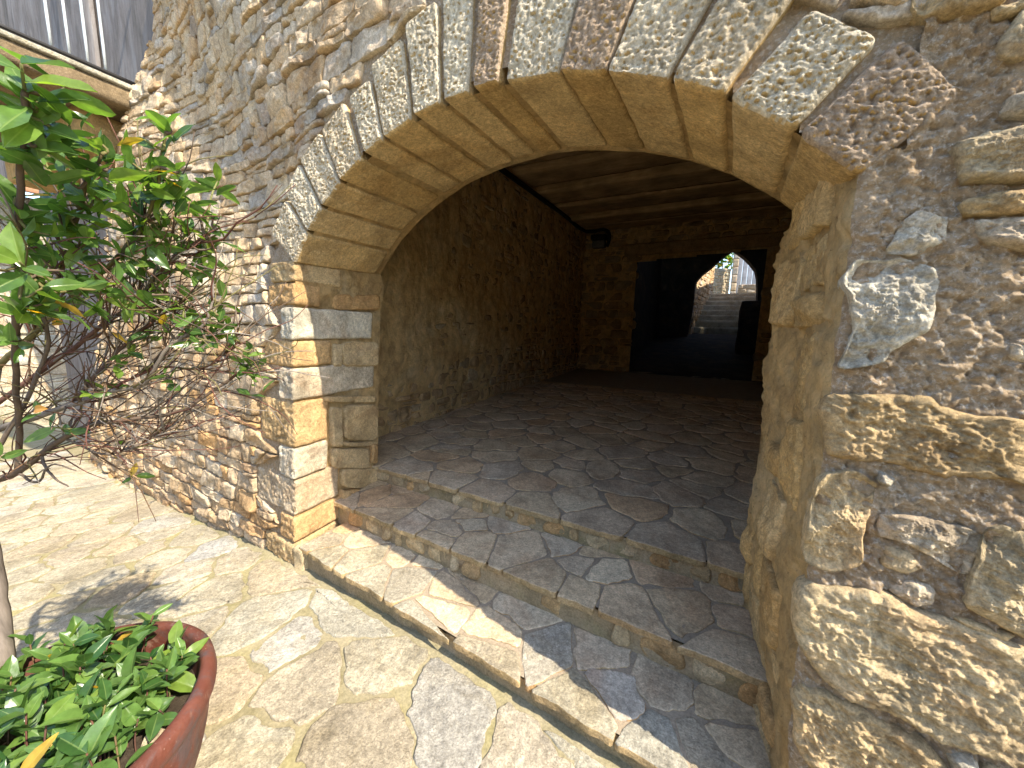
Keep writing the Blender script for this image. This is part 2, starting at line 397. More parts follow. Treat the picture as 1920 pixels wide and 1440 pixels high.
m = NT('terracotta')
c = m.ramp(m.noise(5, 6, .6, .6), [(.3, (.07, .021, .013)), (.55, (.115, .034, .020)), (.8, (.17, .065, .042))])
c = m.mix(m.ramp(m.noise(9, 6, .7, .8), [(.50, 0.), (.64, .8)]), c, (.07, .055, .055))
c = m.mix(m.ramp(m.noise(55, 5, .7), [(.66, 0.), (.74, .6)]), c, (.52, .40, .32))
c = m.mix(m.ramp(m.noise(13, 8, .75, .6), [(.58, 0.), (.72, .5)]), c, (.36, .27, .21))
m.addbump(m.noise(50, 6, .7), .6, .006); m.addbump(m.noise(7, 4, .6), .4, .012)
m.put(m.b.inputs['Roughness'], m.ramp(m.noise(8, 5, .6), [(.35, .5), (.7, .85)]))
M['pot'] = m.m; m.put(m.b.inputs['Base Color'], c); m.b.inputs['Specular IOR Level'].default_value = .4

m = NT('potting_soil'); c = m.ramp(m.noise(30, 8, .8), [(.3, (.025, .018, .012)), (.7, (.13, .10, .075))]); m.addbump(m.noise(60, 8, .8), 1., .02); M['soil'] = m.done(c, .97, .05)
m = NT('bark'); g = m.noise(16, 8, .7, .8, None, (1, 1, .35))
c = m.ramp(m.attr('rnd'), [(0, (.24, .21, .18)), (.5, (.12, .085, .06)), (.8, (.13, .055, .04)), (1, (.15, .15, .055))])
c = m.mix(1., c, m.ramp(g, [(.3, .5), (.7, 1.3)]), 'MULTIPLY'); m.addbump(g, .7, .006); M['bark'] = m.done(c, .85, .2)
m = NT('black_rubber'); m.addbump(m.noise(40), .2, .003); M['black'] = m.done((.008, .007, .007, 1), .55, .3)
m = NT('lamp_glass'); M['lampglass'] = m.done(m.ramp(m.noise(30), [(.3, (.10, .10, .10)), (.7, (.2, .2, .2))]), .25, .5)
m = NT('painted_iron'); c = m.ramp(m.noise(14, 6, .7), [(.35, (.30, .34, .36)), (.62, (.46, .49, .50)), (.7, (.30, .18, .10))]); m.addbump(m.noise(60), .3, .003); M['iron'] = m.done(c, .6, .4)
m = NT('roof_tile'); c = m.ramp(m.noise(9, 6, .7), [(.3, (.22, .10, .06)), (.7, (.40, .22, .13))]); m.addbump(m.noise(20), .6, .02); M['tile'] = m.done(c, .9, .1)
m = NT('dark_gap'); M['gap'] = m.done(m.ramp(m.noise(20), [(.3, (.03, .022, .016)), (.7, (.07, .05, .035))]), .95, .05)

def leaf_mat(name, a, b, vein, gloss=.33, trans=.35):
    m = NT(name); oi = m.n('ShaderNodeObjectInfo').outputs['Random']; r = m.math('FRACT', m.math('ADD', oi, m.attr('rnd')))
    c = m.ramp(r, [(0, a), (.35, tuple(x*.8 for x in b)), (.75, b), (1, (b[0]*1.7, b[1]*1.35, b[2]*.9))])
    c = m.mix(1., c, m.ramp(m.noise(35, 5, .6), [(.3, .75), (.7, 1.2)]), 'MULTIPLY')
    c = m.mix(m.math('MULTIPLY', m.ramp(m.attr('vein'), [(.0, 1.), (.10, .0)]), .6), c, vein)
    m.put(m.b.inputs['Base Color'], c); m.b.inputs['Roughness'].default_value = gloss; m.b.inputs['Specular IOR Level'].default_value = .5
    m.addbump(m.noise(60, 4, .6), .25, .003)
    tr = m.n('ShaderNodeBsdfTranslucent'); m.put(tr.inputs[0], m.mix(1., c, (1.7, 1.8, .7, 1), 'MULTIPLY'))
    mx = m.n('ShaderNodeMixShader'); mx.inputs[0].default_value = trans; out = m.t.nodes['Material Output']
    m.L(m.b.outputs[0], mx.inputs[1]); m.L(tr.outputs[0], mx.inputs[2]); m.L(mx.outputs[0], out.inputs[0]); return m.m
M['leaf'] = leaf_mat('laurel_leaf', (.045, .10, .028), (.11, .20, .045), (.24, .32, .10), .26, .45)
M['lowleaf'] = leaf_mat('young_laurel_leaf', (.030, .085, .022), (.10, .19, .045), (.22, .30, .10), .30)
M['dryleaf'] = leaf_mat('dry_leaf', (.45, .22, .04), (.50, .33, .04), (.5, .3, .1), .5, .4)

# ================================================================ ground levels
GX = np.array([-40, -10.2, -8.2, -6.6, -5.3, -3.9, -3.1, -2.5, -1.2, 0, 6])
GZ = np.array([-1.5, -.70, -.55, -.49, -.40, -.28, -.21, -.17, -.115, -.11, -.11])
def gz(X): return np.interp(X, GX, GZ)
# step lines in plan: (X, Y) at left and right end
L1 = ((-2.43, 1.482), (.42, 1.262)); L2 = ((-2.62, 1.865), (.42, 1.705)); L3 = ((-2.72, 2.325), (.45, 2.245))
def ly(L, x): (a, b), (c, d) = L; return b+(d-b)*(np.asarray(x)-a)/(c-a)
Z1, Z2, Z3 = 0.0, .165, .31
FS = .03
def fz(Y): return Z3+FS*(np.asarray(Y)-2.3)

# pavement: a mortar sheet that reaches far, with flagstones bedded in it
def sheet(name, xs, ys, zf, mat, mask=None, parent=None, kind='structure'):
    X, Y = np.meshgrid(xs, ys, indexing='ij'); V = np.stack([X, Y, zf(X, Y)], -1).reshape(-1, 3)
    mk_ = None
    if mask is not None:
        xc = (xs[1:]+xs[:-1])/2; yc = (ys[1:]+ys[:-1])/2; A, B = np.meshgrid(xc, yc, indexing='ij'); mk_ = mask(A, B)
    Q = grid_faces(len(xs), len(ys), mk_); V, Q = compact(V, Q)
    o = mk(name, V, Q, None, mat, parent); o['kind'] = kind; return o
def pmz(X, Y):
    p = np.stack([X*5, Y*5, X*0], -1)
    d = np.minimum(1, np.hypot(np.maximum(np.abs(X+3)-5, 0), np.maximum(np.abs(Y-.8)-2, 0)))
    return gz(X)+(1-d)*(.006*fbm(p, 3)+.0035*fbm(p*7, 3)+.035*np.exp(-np.maximum(wy(X, 0)-Y, 0)/.05)*np.clip((-2.5-X)*3, 0, 1)*(.6+.5*fbm(p*2, 2)))
xs = np.concatenate([np.linspace(-400, -14, 30), np.arange(-13.6, -4, .06), np.arange(-4, .9, .014), np.linspace(1, 8, 20), np.linspace(12, 400, 12)])
ys = np.concatenate([np.linspace(-400, -2, 24), np.arange(-1.9, -.1, .1), np.arange(-.1, 1.75, .014), np.linspace(1.78, 2.2, 4)])
pave = sheet('pavement', xs, ys, pmz, M['pmortar'])
traced = [[(560, 1170), (668, 1282), (562, 1392), (492, 1298)], [(420, 1150), (500, 1140), (560, 1160), (480, 1205), (425, 1180)],
          [(600, 1120), (680, 1110), (700, 1160), (640, 1170)], [(640, 1200), (720, 1195), (790, 1240), (720, 1300), (670, 1260)],
          [(800, 1280), (900, 1265), (945, 1310), (930, 1370), (850, 1375), (770, 1330)], [(650, 1340), (760, 1370), (720, 1440), (600, 1440), (590, 1400)],
          [(960, 1340), (1060, 1380), (1130, 1440), (930, 1440)], [(300, 1075), (350, 1070), (345, 1105), (270, 1120)]]
traced = [np.array([onZ(x, y, -.125)[:2] for x, y in P]) for P in traced]
sd = seeds_in(-9.4, 2.4, -1.1, 1.62, .40, .29); sd = sd[[min(np.linalg.norm(s-P.mean(0)) for P in traced) > .24 for s in sd]]
sd = np.vstack([sd, [P.mean(0) for P in traced]])
cells = voronoi(sd, [(-9.6, -1.2), (2.6, -1.2), (2.6, 1.9), (-9.6, 1.9)])
def fG(x, y, h): return np.column_stack([x, y, gz(x)+h])
nflag = 0; outer = Pile()
for P in cells:
    P = inset(P, rng.uniform(.008, .02)); c = P.mean(0)
    lim = np.where((P[:, 0] < -2.45) | (P[:, 0] > .40), wy(P[:, 0], 0)-.05, ly(L1, P[:, 0])-.03); P[:, 1] = np.minimum(P[:, 1], lim)
    if abs(area(P)) < .006 or np.ptp(P[:, 1]) < .05: continue
    big = c[0] > -3.2
    V, Q, T = stone(P, fG, h=rng.uniform(.005, .012), N=72 if big else 32, R=16 if big else 6, amp=.010, fr=11, bev=.007, back=.03, rough=.16, smooth_it=1, ca=.13)
    a, vis = px_area(V)
    if vis == 2 and nflag <= 295: mk('flagstone', V, Q, T, M['flag'], pave, rng.random()); nflag += 1
    elif vis: outer.add(V, Q, T, rng.random())

outer.build('outer_flagstones', M['flag'], pave)['kind'] = 'stuff'
# unseen wall behind the camera, added to keep low sky light out of the passage
xs = np.arange(-12, 9, .5); zs = np.arange(-.6, 4.6, .4); X, Z = np.meshgrid(xs, zs, indexing='ij')
opp = mk('sky_block_wall', np.stack([X, -9.+.05*fbm(np.stack([X, Z, X*0], -1), 3), Z], -1).reshape(-1, 3), grid_faces(len(xs), len(zs)), None, M['wall']); opp['kind'] = 'structure'

# ================================================================ facade with the arch
def dent(X, z):
    q = .69*X+.72*z; p = .72*X-.69*z
    g = np.where(q > -.35, 1-sstep(-.45, .75, q), sstep(-1.7, -.35, q)); return -.17*g*sstep(-3.35, -3.9, p)
def fW(x, z, h):
    x = np.asarray(x); z = np.asarray(z)
    P = np.column_stack([x, wy(x, z), z]); return P+NOUT*(h+dent(x, z)+.012*pn(np.stack([x*.9, z*.9, x*0+3.], -1)))[:, None]
AC, AR = np.array([-1.11, .86]), 1.852
facade = root('arched_stone_wall', (-1.1, 1.45, -.15), 'rough stone house wall with a wide segmental arch opening on steps', 'stone wall')
VL = [((553, 492), (579, 442), .36), ((582, 437), (606, 395), .38), ((609, 390), (640, 346), .40), ((643, 342), (679, 299), .40), ((688, 287), (721, 263), .36),
      ((725, 259), (774, 227), .40), ((782, 213), (829, 197), .44), ((836, 193), (880, 179), .48), ((892, 174), (937, 160), .46), ((950, 157), (1046, 148), .56),
      ((1050, 147), (1137, 143), .56), ((1141, 142), (1254, 150), .56), ((1264, 153), (1356, 183), .50),
      ((1360, 194), (1497, 238), ((1520, 22), (1652, 78))), ((1503, 246), (1596, 342), ((1688, 72), (1806, 180)))]
_in = np.array([uv(*q) for a, b, L in VL for q in (a, b)])-AC
_fit = np.polyfit(np.arctan2(_in[:, 1], _in[:, 0]), np.hypot(_in[:, 0], _in[:, 1]), 4)
def smooth_in(p): d = np.asarray(p)-AC; t = math.atan2(d[1], d[0]); return AC+np.polyval(_fit, t)*np.array([math.cos(t), math.sin(t)])
ring = []
def pits(sd, a):
    def f(P):
        A = np.array([1, 1, 1.35]); n = pn(P*58*A+sd); n2 = pn(P*105*A+sd+5)
        return a*(-np.maximum(n+.05, 0)*2.2-np.maximum(pn(P*27+sd+8), 0)*1.3+.5*n2+.25*fbm(P*180+sd, 2)+.9*pn(P*8+sd))
    return f
for k, (a, b, L) in enumerate(VL):
    ia, ib = smooth_in(uv(*a)), smooth_in(uv(*b))
    if isinstance(L, tuple): oa, ob = np.array(uv(*L[0])), np.array(uv(*L[1]))
    else:
        da, db = ia-AC, ib-AC; L2_ = L+rng.uniform(-.02, .03); oa = ia+da/np.linalg.norm(da)*L2_; ob = ib+db/np.linalg.norm(db)*(L2_+rng.uniform(-.02, .02))
    th = [math.atan2(v[1]-AC[1], v[0]-AC[0]) for v in (ia, ib)]; ring.append((max(th), min(th), max(np.linalg.norm(oa-AC), np.linalg.norm(ob-AC))))
    pr = rng.uniform(.018, .040); dep = .77+rng.uniform(-.015, .02)
    c8 = np.zeros((2, 2, 2, 3))
    g = (ib-ia)*.004
    for i, (pi, po) in enumerate(((ia+g, oa+g), (ib-g, ob-g))):
        for j, p in enumerate((pi, po)):
            c8[i, j, 0] = np.array([p[0], wy(*p), p[1]])+NOUT*pr
            tx = np.interp(p[0], [-2.56, -1, .34], [-.10, 0, .05]); c8[i, j, 1] = np.array([p[0]+tx, wy(*p)+dep, p[1]+.045])
    w_ = np.linalg.norm(ib-ia); n = (max(8, int(w_/.0055)), 96, 30)
    sdv = rng.random()*50
    V, Q = block(c8, n, .028 if k >= 13 else .016, .006, 9., sdv, [(2, -1, pits(sdv, .013 if k < 13 else .015)), (1, -1, lambda P, s=sdv: .010*pn(P*6+s)+.005*fbm(P*22+s, 3))])
    vo = mk('voussoir', V, Q, None, M['vous'], facade, [.7, .9, .8, .6, .95, .75, .9, 1., .35, .95, .3, .9, .6, .9, .35][k])
    vo.data.materials.append(M['vface']); nf = np.zeros(len(vo.data.polygons)*3); vo.data.polygons.foreach_get('normal', nf); cf = np.zeros(len(nf)); vo.data.polygons.foreach_get('center', cf)
    cf = cf.reshape(-1, 3)+np.array(vo['_w']); vo.data.polygons.foreach_set('material_index', ((cf[:, 1]-wy(cf[:, 0], cf[:, 2]) < .0) & (nf.reshape(-1, 3)[:, 2] > -.75)).astype(np.int32))
def ring_out(X, z):
    th = np.arctan2(z-AC[1], X-AC[0]); r = np.full(np.shape(th), AR+.40)
    for hi, lo, ro in ring: r = np.where((th <= hi+.03) & (th >= lo-.03), ro, r)
    return r+.012
# fill inside the arch joints
th = np.linspace(-.1, math.pi+.1, 90); d = np.linspace(.04, .86, 12); A, B = np.meshgrid(th, d, indexing='ij')
def archpt(A, B, r):
    x = AC[0]+r*np.cos(A); z = AC[1]+r*np.sin(A); return np.stack([x+np.interp(x, [-2.56, -1, .34], [-.10, 0, .05])*B/.77, wy(x, z)+B, z+.045*B/.77], -1)
V = archpt(A, B, np.polyval(_fit, A)+.016+.012*fbm(np.stack([A*9, B*9, A*0], -1), 3)); msk = ((A[1:, 1:] > .72) & (A[1:, 1:] < math.pi-.5))
V, Q = compact(V.reshape(-1, 3), grid_faces(90, 12, msk)); mk('arch_core', V, Q, None, M['plaster'], facade)

# quoins of the left jamb: (top px, bottom px, left px on the front, right px on the jamb)
JN = np.array([1, .09, 0]); JD = JN@np.array([-2.556, 1.5, 0])
def onJ(x, y): return onP(x, y, JN, JD)
QU = [(488, 527, 508, 640, 0.6), (530, 572, 504, 601, 0.75), (576, 637, 528, 699, 1.0), (640, 689, 496, 623, 0.72), (692, 752, 524, 704, 0.96), (756, 841, 490, 618, 0.68), (844, 900, 524, 617, 0.98), (903, 968, 482, 637, 0.92), (972, 1018, 526, 650, 0.82), (1022, 1062, 500, 640, 0.6)]
qlim = []
for (yt, yb, xl, xr, rv) in QU:
    zt, zb = onW(552, yt)[2], onW(552, yb)[2]; ym = (yt+yb)/2; X0 = onW(xl, ym)[0]; dp = np.hypot(*(onJ(xr, ym)-np.array([-2.556, wy(-2.556, (zt+zb)/2), 0]))[:2])
    qlim.append((zb-.01, zt+.01, X0))
    c8 = np.zeros((2, 2, 2, 3)); pr = rng.uniform(.0, .015)
    for i, X in enumerate((X0, -2.556+rng.uniform(-.008, .006))):
        for kz, z in enumerate((zb, zt)):
            for j in (0, 1): c8[i, j, kz] = (X-(.09*dp if j and i else 0), wy(X, z)-pr+(j*dp), z)
    sdv = rng.random()*60
    rel = lambda P, s=sdv: .020*(-np.maximum(pn(P*38+s)+.1, 0)*1.5+.6*fbm(P*12+s, 3))
    V, Q = block(c8, (max(8, int((-2.55-X0)/.012)), max(10, int(dp/.016)), max(6, int((zt-zb)/.011))), .022, .010, 10., sdv, [(1, -1, rel), (0, 1, lambda P, s=sdv: .005*fbm(P*20+s, 3))])
    mk('quoin', V, Q, None, M['big'], facade, rv)
JP = [(628, 712, 552, 581, .78), (643, 709, 641, 687, .55), (625, 641, 645, 688, .5), (606, 706, 743, 754, .6), (621, 641, 764, 838, .5), (644, 708, 759, 825, .6), (644, 708, 828, 836, .6), (621, 693, 840, 878, .55), (696, 707, 832, 868, .75), (640, 706, 878, 914, .6), (655, 705, 916, 940, .75), (640, 655, 918, 950, .7), (652, 690, 948, 975, .6)]
for (xa, xb, yt, yb, rv) in JP:
    P = [onJ(xa, yt), onJ(xb, yt), onJ(xb, yb), onJ(xa, yb)]; P2 = np.array([[p[1], p[2]] for p in P])
    def fJ(x, y, h): return np.column_stack([(JD-.09*x)+h, x, y])
    V, Q, T = stone(inset(P2, .001), lambda x, y, h: fJ(x, y, h), h=rng.uniform(.008, .02), N=48, R=10, amp=.008, fr=14, bev=.010, back=.06, rough=.05, smooth_it=1, facets=1, ca=.10)
    mk('jamb_stone', V, Q, T, M['big'], facade, rv)
# backing of the left jamb, with the old plaster patch under the springer
yy = np.arange(0, .86, .015); zz = np.arange(-.3, 2.35, .015); A, B = np.meshgrid(yy, zz, indexing='ij')
Y = wy(-2.556, B)+A+.01; hh = -.030+.02*fbm(np.stack([A*8, B*8, A*0], -1), 4)+.030*sstep(1.76, 1.86, B)
V = np.stack([JD-.09*Y+hh-.10*sstep(1.95, 2.3, B)*(A/.8), Y, B], -1).reshape(-1, 3); mk('jamb_backing', V, grid_faces(len(yy), len(zz)), None, M['plaster'], facade)

# front mortar bed (left and above)
def bed(name, x0, x1, z0, z1, st, hf):
    xs = np.arange(x0, x1+st, st); zs = np.arange(z0, z1+st, st); X, Z = np.meshgrid(xs, zs, indexing='ij')
    V = fW(X.ravel(), Z.ravel(), hf(X, Z).ravel())
    xc = X[1:, 1:]-st/2; zc = Z[1:, 1:]-st/2
    inside = ((zc < 2.02) & (xc > -2.60) & (xc < .5)) | ((np.hypot(xc-AC[0], zc-AC[1]) < AR+.05) & (zc > 1.9)) | ((xc > .47) & (xc < 1.66) & (zc < 2.95))
    inside |= xc < np.interp(zc, [-.6, 2.7, 4.16, 4.85, 5.4], [-8.17, -6.66, -5.86, -5.52, -5.3])
    V, Q = compact(V, grid_faces(len(xs), len(zs), ~inside)); return mk(name, V, Q, None, M['mortar'], facade)
def hmort(X, Z): p = np.stack([X*9, Z*9, X*0], -1); rg = sstep(.25, .0, np.hypot(X-AC[0], Z-AC[1])-AR-.1); return -.016+.014*fbm(p, 4)+.008*pn(p*4)+.004*rg
bed('mortar_bed', -8.4, 4.2, -.75, 5.4, .024, hmort)
WALL_END = lambda z: np.interp(z, [-.6, 2.7, 4.16, 4.85, 5.4], [-8.17, -6.66, -5.86, -5.52, -5.3])
cand = []
for P in rubble(-8.6, 4.1, -.72, 5.3, (.075, .165), (.13, .40), .025, .006, .25):
    c = P.mean(0)
    right_out = c[0] > .6 and c[1] < 2.95 and proj(np.array([P[:, 0].min(), wy(c[0], c[1]), c[1]]))[0] > 1958
    if c[0] > .35 and c[1] < 2.95 and not right_out: continue
    if c[1] < 1.98 and c[0] > -2.6 and not right_out: continue
    if np.hypot(*(c-AC)) < ring_out(c[0], c[1])-.02 and c[1] > 1.9: continue
    # stop at the quoins
    for zb, zt, X0 in qlim:
        m_ = (P[:, 1] > zb-.02) & (P[:, 1] < zt+.02) & (c[0] < 0); P[:, 0] = np.where(m_, np.minimum(P[:, 0], X0-.014), P[:, 0])
    # stop at the voussoir ring
    r = np.hypot(P[:, 0]-AC[0], P[:, 1]-AC[1]); ro = ring_out(P[:, 0], P[:, 1]); f = np.where((r < ro) & (P[:, 1] > 1.9), ro/np.maximum(r, .01), 1)
    P = AC+(P-AC)*f[:, None]; P[:, 0] = np.maximum(P[:, 0], WALL_END(P[:, 1])+.01)
    if abs(area(P)) < .0016 or np.ptp(P[:, 1]) < .025 or np.ptp(P[:, 0]) < .03: continue
    a, vis = px_area(fW(P[:, 0], P[:, 1], np.zeros(len(P))))
    if vis: cand.append((a if vis == 2 else -1., P))
cand.sort(key=lambda t: -t[0])
pile = Pile()
for k, (a, P) in enumerate(cand):
    big = a > 1500
    V, Q, T = stone(P, fW, h=rng.uniform(.008, .034), N=44 if big else 26, R=9 if big else 5, amp=.014, fr=18, bev=.009, back=.05, rough=.11, facets=2, smooth_it=1, ca=.11)
    rv = rng.random()
    z_ = P[:, 1].mean()
    rv = rv*.72 if z_ > 1.6 else (.18+.76*rv if z_ > .8 else .35+.58*rv)
    if k < 285 and a > 0: mk('stone', V, Q, T, M['wall'], facade, rv)
    else: pile.add(V, Q, T, rv)
so_ = pile.build('small_stones', M['wall'], facade); so_['kind'] = 'stuff'

# right pier: one rough mortar skin that wraps round into the jamb
zz = np.arange(-.20, 3.0, .0068)
su = np.concatenate([np.arange(-1.35, 0, .0068), np.arange(0, .9, .0105), np.arange(.9, 1.6, .05)])
S, Z = np.meshgrid(su, zz, indexing='ij')
xc0 = .338+.035*sstep(.6, 0, Z); r0 = .05
fx = np.where(S < 0, xc0+r0-S, np.where(S < .0785, xc0+r0-r0*np.sin(S/.0785*math.pi/2), np.where(S < .9, xc0-.045*(S-.0785)/.8, xc0-.045+(S-.9))))
fy = np.where(S < 0, 0, np.where(S < .0785, r0-r0*np.cos(S/.0785*math.pi/2), np.where(S < .9, r0+S-.0785, r0+.82)))
nx = np.where(S < 0, 0, np.where(S < .0785, -np.sin(S/.0785*math.pi/2), np.where(S < .9, -1, 0))); ny = np.where(S < 0, -1, np.where(S < .0785, -np.cos(S/.0785*math.pi/2), np.where(S < .9, 0, 1)))
p = np.stack([fx*8, fy*8, Z*8], -1)
front = sstep(.06, -.02, S)
hgt = .020*fbm(p*.55, 3)+.010*fbm(p*2.2, 3)+front*(.022*fbm(p*4.2, 3)+.022*np.maximum(pn(p*2.6+7), 0)+.014*pn(p*9)+.008*pn(p*16)+.002)+(1-front)*(.034*fbm(p*.6*np.array([1, 1, .5])+30, 4)+.014*np.abs(fbm(p*3*np.array([1, 1, .5]), 3))-.020*np.maximum(pn(p*1.7+50)-.12, 0)*3)
V = np.stack([fx+nx*hgt, wy(fx, Z)+fy+ny*hgt, Z], -1).reshape(-1, 3)
Sc = S[1:, 1:]; Zc = Z[1:, 1:]; fxc = fx[1:, 1:]
msk = ~((Sc > -.04) & (Zc > 2.12)) & ~((np.hypot(fxc-AC[0], Zc-AC[1]) < AR+.02) & (Zc > 2.08) & (Sc <= 0))
jm = Sc[:, :] > .045
V1, Q1 = compact(V, grid_faces(len(su), len(zz), msk & ~jm)); mk('rough_mortar', V1, Q1, None, M['mortar'], facade)
V1, Q1 = compact(V, grid_faces(len(su), len(zz), msk & jm)); mk('jamb_plaster', V1, Q1, None, M['plaster'], facade)
def fR(y, z, h): return np.column_stack([.338+.035*sstep(.6, 0, z)-.045*(np.asarray(y)-wy(.34, z)-.1)/.8-h, y, z])
for P in rubble(1.55, 2.30, -.05, 2.0, (.20, .36), (.26, .5), .03, .012, .2, 120.):
    P[:, 0] = np.clip(P[:, 0], 1.50+.06*P[:, 1], 2.24)
    if abs(area(P)) < .012 or rng.random() < .25: continue
    V, Q, T = stone(P, fR, h=rng.uniform(.006, .026), N=48, R=12, amp=.014, fr=16, bev=.016, back=.05, rough=.12, facets=1, smooth_it=1, ca=.14); mk('jamb_stone', V, Q, T, M['vous'], facade, rng.random())
RP = [([(1608, 492), (1690, 487), (1735, 500), (1757, 540), (1750, 575), (1738, 612), (1700, 635), (1648, 680), (1585, 686), (1577, 676), (1590, 630), (1598, 570), (1578, 525)], .045, 1., 5),
      ([(1556, 735), (1640, 742), (1730, 742), (1800, 775), (1940, 800), (1940, 910), (1860, 898), (1770, 890), (1690, 875), (1610, 862), (1548, 850), (1545, 790)], .040, .62, 0),
      ([(1537, 885), (1600, 882), (1640, 908), (1637, 950), (1615, 1000), (1608, 1050), (1560, 1064), (1508, 1050), (1512, 970)], .045, .5, 4),
      ([(1655, 952), (1740, 968), (1800, 985), (1836, 1000), (1822, 1042), (1802, 1078), (1740, 1040), (1690, 1012), (1645, 1000)], .035, .95, 3),
      ([(1800, 1128), (1822, 1060), (1842, 988), (1880, 985), (1945, 1005), (1945, 1200), (1862, 1165)], .05, .4, 3),
      ([(1508, 1092), (1560, 1088), (1640, 1108), (1740, 1148), (1840, 1180), (1950, 1215), (1950, 1440), (1840, 1405), (1740, 1368), (1640, 1318), (1570, 1288), (1518, 1240), (1488, 1185), (1490, 1120)], .055, .45, 0),
      ([(1488, 1272), (1560, 1300), (1650, 1345), (1740, 1392), (1790, 1470), (1560, 1470), (1488, 1390)], .04, .55, 0),
      ([(1770, 1402), (1825, 1412), (1840, 1470), (1785, 1450)], .03, 1., 2), ([(1838, 1425), (1950, 1460), (1950, 1520), (1845, 1500)], .03, .35, 2),
      ([(1778, 272), (1840, 255), (1950, 243), (1950, 345), (1860, 348), (1788, 342)], .05, .30, 2), ([(1797, 382), (1860, 366), (1950, 362), (1950, 400), (1860, 408), (1800, 408)], .05, .6, 2),
      ([(1655, 474), (1690, 420), (1722, 398), (1772, 412), (1768, 450), (1712, 480)], .035, 1., 4), ([(1822, 412), (1950, 410), (1950, 475), (1870, 462), (1830, 440)], .03, .95, 2),
      ([(1708, 32), (1715, -30), (1870, -30), (1885, 12), (1780, 42)], .06, .6, 2), ([(1850, 28), (1950, -10), (1950, 18), (1862, 42)], .045, .5, 2), ([(1868, 85), (1915, 25), (1960, 20), (1960, 118), (1875, 112)], .04, .3, 3),
      ([(1872, 222), (1885, 188), (1960, 165), (1960, 240)], .03, .95, 2), ([(1590, 8), (1600, -30), (1695, -30), (1702, 15), (1650, 18)], .03, .9, 2), ([(1780, 1150), (1905, 1188), (1885, 1198), (1790, 1166)], .035, .6, 0),
      ([(1664, 1100), (1700, 1085), (1750, 1100), (1752, 1130), (1700, 1135)], .02, .95, 2), ([(1655, 1020), (1700, 1028), (1740, 1065), (1700, 1080), (1650, 1060)], .012, .1, 0), ([(1830, 480), (1880, 490), (1875, 512), (1835, 505)], .015, .9, 2),
      ([(1885, 640), (1950, 650), (1950, 690), (1890, 672)], .02, .95, 2), ([(1645, 880), (1678, 895), (1665, 912), (1640, 900)], .018, 1., 2)]
for P, h, rv, fc in RP:
    P2 = np.array([uv(*q) for q in P]); sdv = rng.random()*50; s = np.ptp(P2, axis=0).max()
    rel = None
    if fc == 0 and s > .2: rel = lambda X, s_=sdv: (lambda q: .024*pn(q*np.array([13, 18, 1]))-.020*np.maximum(pn(q*np.array([34, 44, 1])+3)+.05, 0)+.012*pn(q*np.array([62, 75, 1]))+.006*pn(q*np.array([120, 130, 1])))(np.stack([X[:, 0], X[:, 1], X[:, 0]*0+s_], -1))
    big = s > .14
    P2 = P2.mean(0)+(P2-P2.mean(0))*1.02
    V, Q, T = stone(P2, fW, h=h*.62+.006, N=190 if big else 60, R=60 if big else 14, amp=.030 if fc else .008, fr=13 if fc else 24, bev=.020 if fc == 0 else .014, back=.05, rough=.10, facets=fc, smooth_it=1, relief=rel, ca=.14)
    mk('stone', V, Q, T, M['big'], facade, rv)

# ================================================================ steps up into the passage
steps = root('stone_steps', (-1.1, 1.6, -.12), 'three low steps of crazy paving leading up into the arched passage', 'steps')
def edge(o):            # broken sides of a slab show fresh ochre stone
    o.data.materials.append(M['edge']); nf = np.zeros(len(o.data.polygons)*3); o.data.polygons.foreach_get('normal', nf)
    o.data.polygons.foreach_set('material_index', (np.abs(nf.reshape(-1, 3)[:, 2]) < .5).astype(np.int32)); return o
def tread(Lf, Lb, z, sx, sy, x0, x1, count, nos=.03):
    xs = np.arange(x0, x1+.02, .014); ts = np.linspace(0, 1, 34); X, Tt = np.meshgrid(xs, ts, indexing='ij')
    Y = ly(Lf, X)+nos+(ly(Lb, X)+.06-ly(Lf, X)-nos)*Tt; p = np.stack([X*6, Y*6, X*0], -1)
    V = np.stack([X, Y, z-.001+.002*fbm(p, 3)+.001*fbm(p*6, 2)], -1).reshape(-1, 3); mk('tread_bed', V, grid_faces(len(xs), len(ts)), None, M['smortar'], steps)
    reg = [(x0, ly(Lf, x0)), (x1, ly(Lf, x1)), (x1, ly(Lb, x1)+.05), (x0, ly(Lb, x0)+.05)]
    ym = min(q[1] for q in reg); yM = max(q[1] for q in reg); sd = seeds_in(x0, x1, ym, yM, sx, sy, .5)
    f = np.clip((sd[:, 1]-ym)/(yM-ym), .12, .9); sd[:, 1] = ly(Lf, sd[:, 0])+f*(ly(Lb, sd[:, 0])+.05-ly(Lf, sd[:, 0]))
    for P in voronoi(sd, reg):
        front = (P[:, 1]-ly(Lf, P[:, 0])).min() < .01
        P = inset(P, rng.uniform(.006, .013) if not front else .008)
        if front:
            d = P[:, 1]-ly(Lf, P[:, 0]); P[:, 1] = np.where(d < .03, ly(Lf, P[:, 0])-rng.uniform(-.002, .008), P[:, 1])
        if abs(area(P)) < .004: continue
        V, Q, T = stone(P, lambda x, y, h: np.column_stack([x, y, z+h]), h=rng.uniform(.0025, .006), N=60, R=12, amp=.006, fr=9, bev=.005, back=.030, rough=.07 if front else .15, smooth_it=1, ca=.05 if front else .12)
        edge(mk('flagstone', V, Q, T, M['flag'] if z == Z1 and front else M['step'], steps, rng.random()))
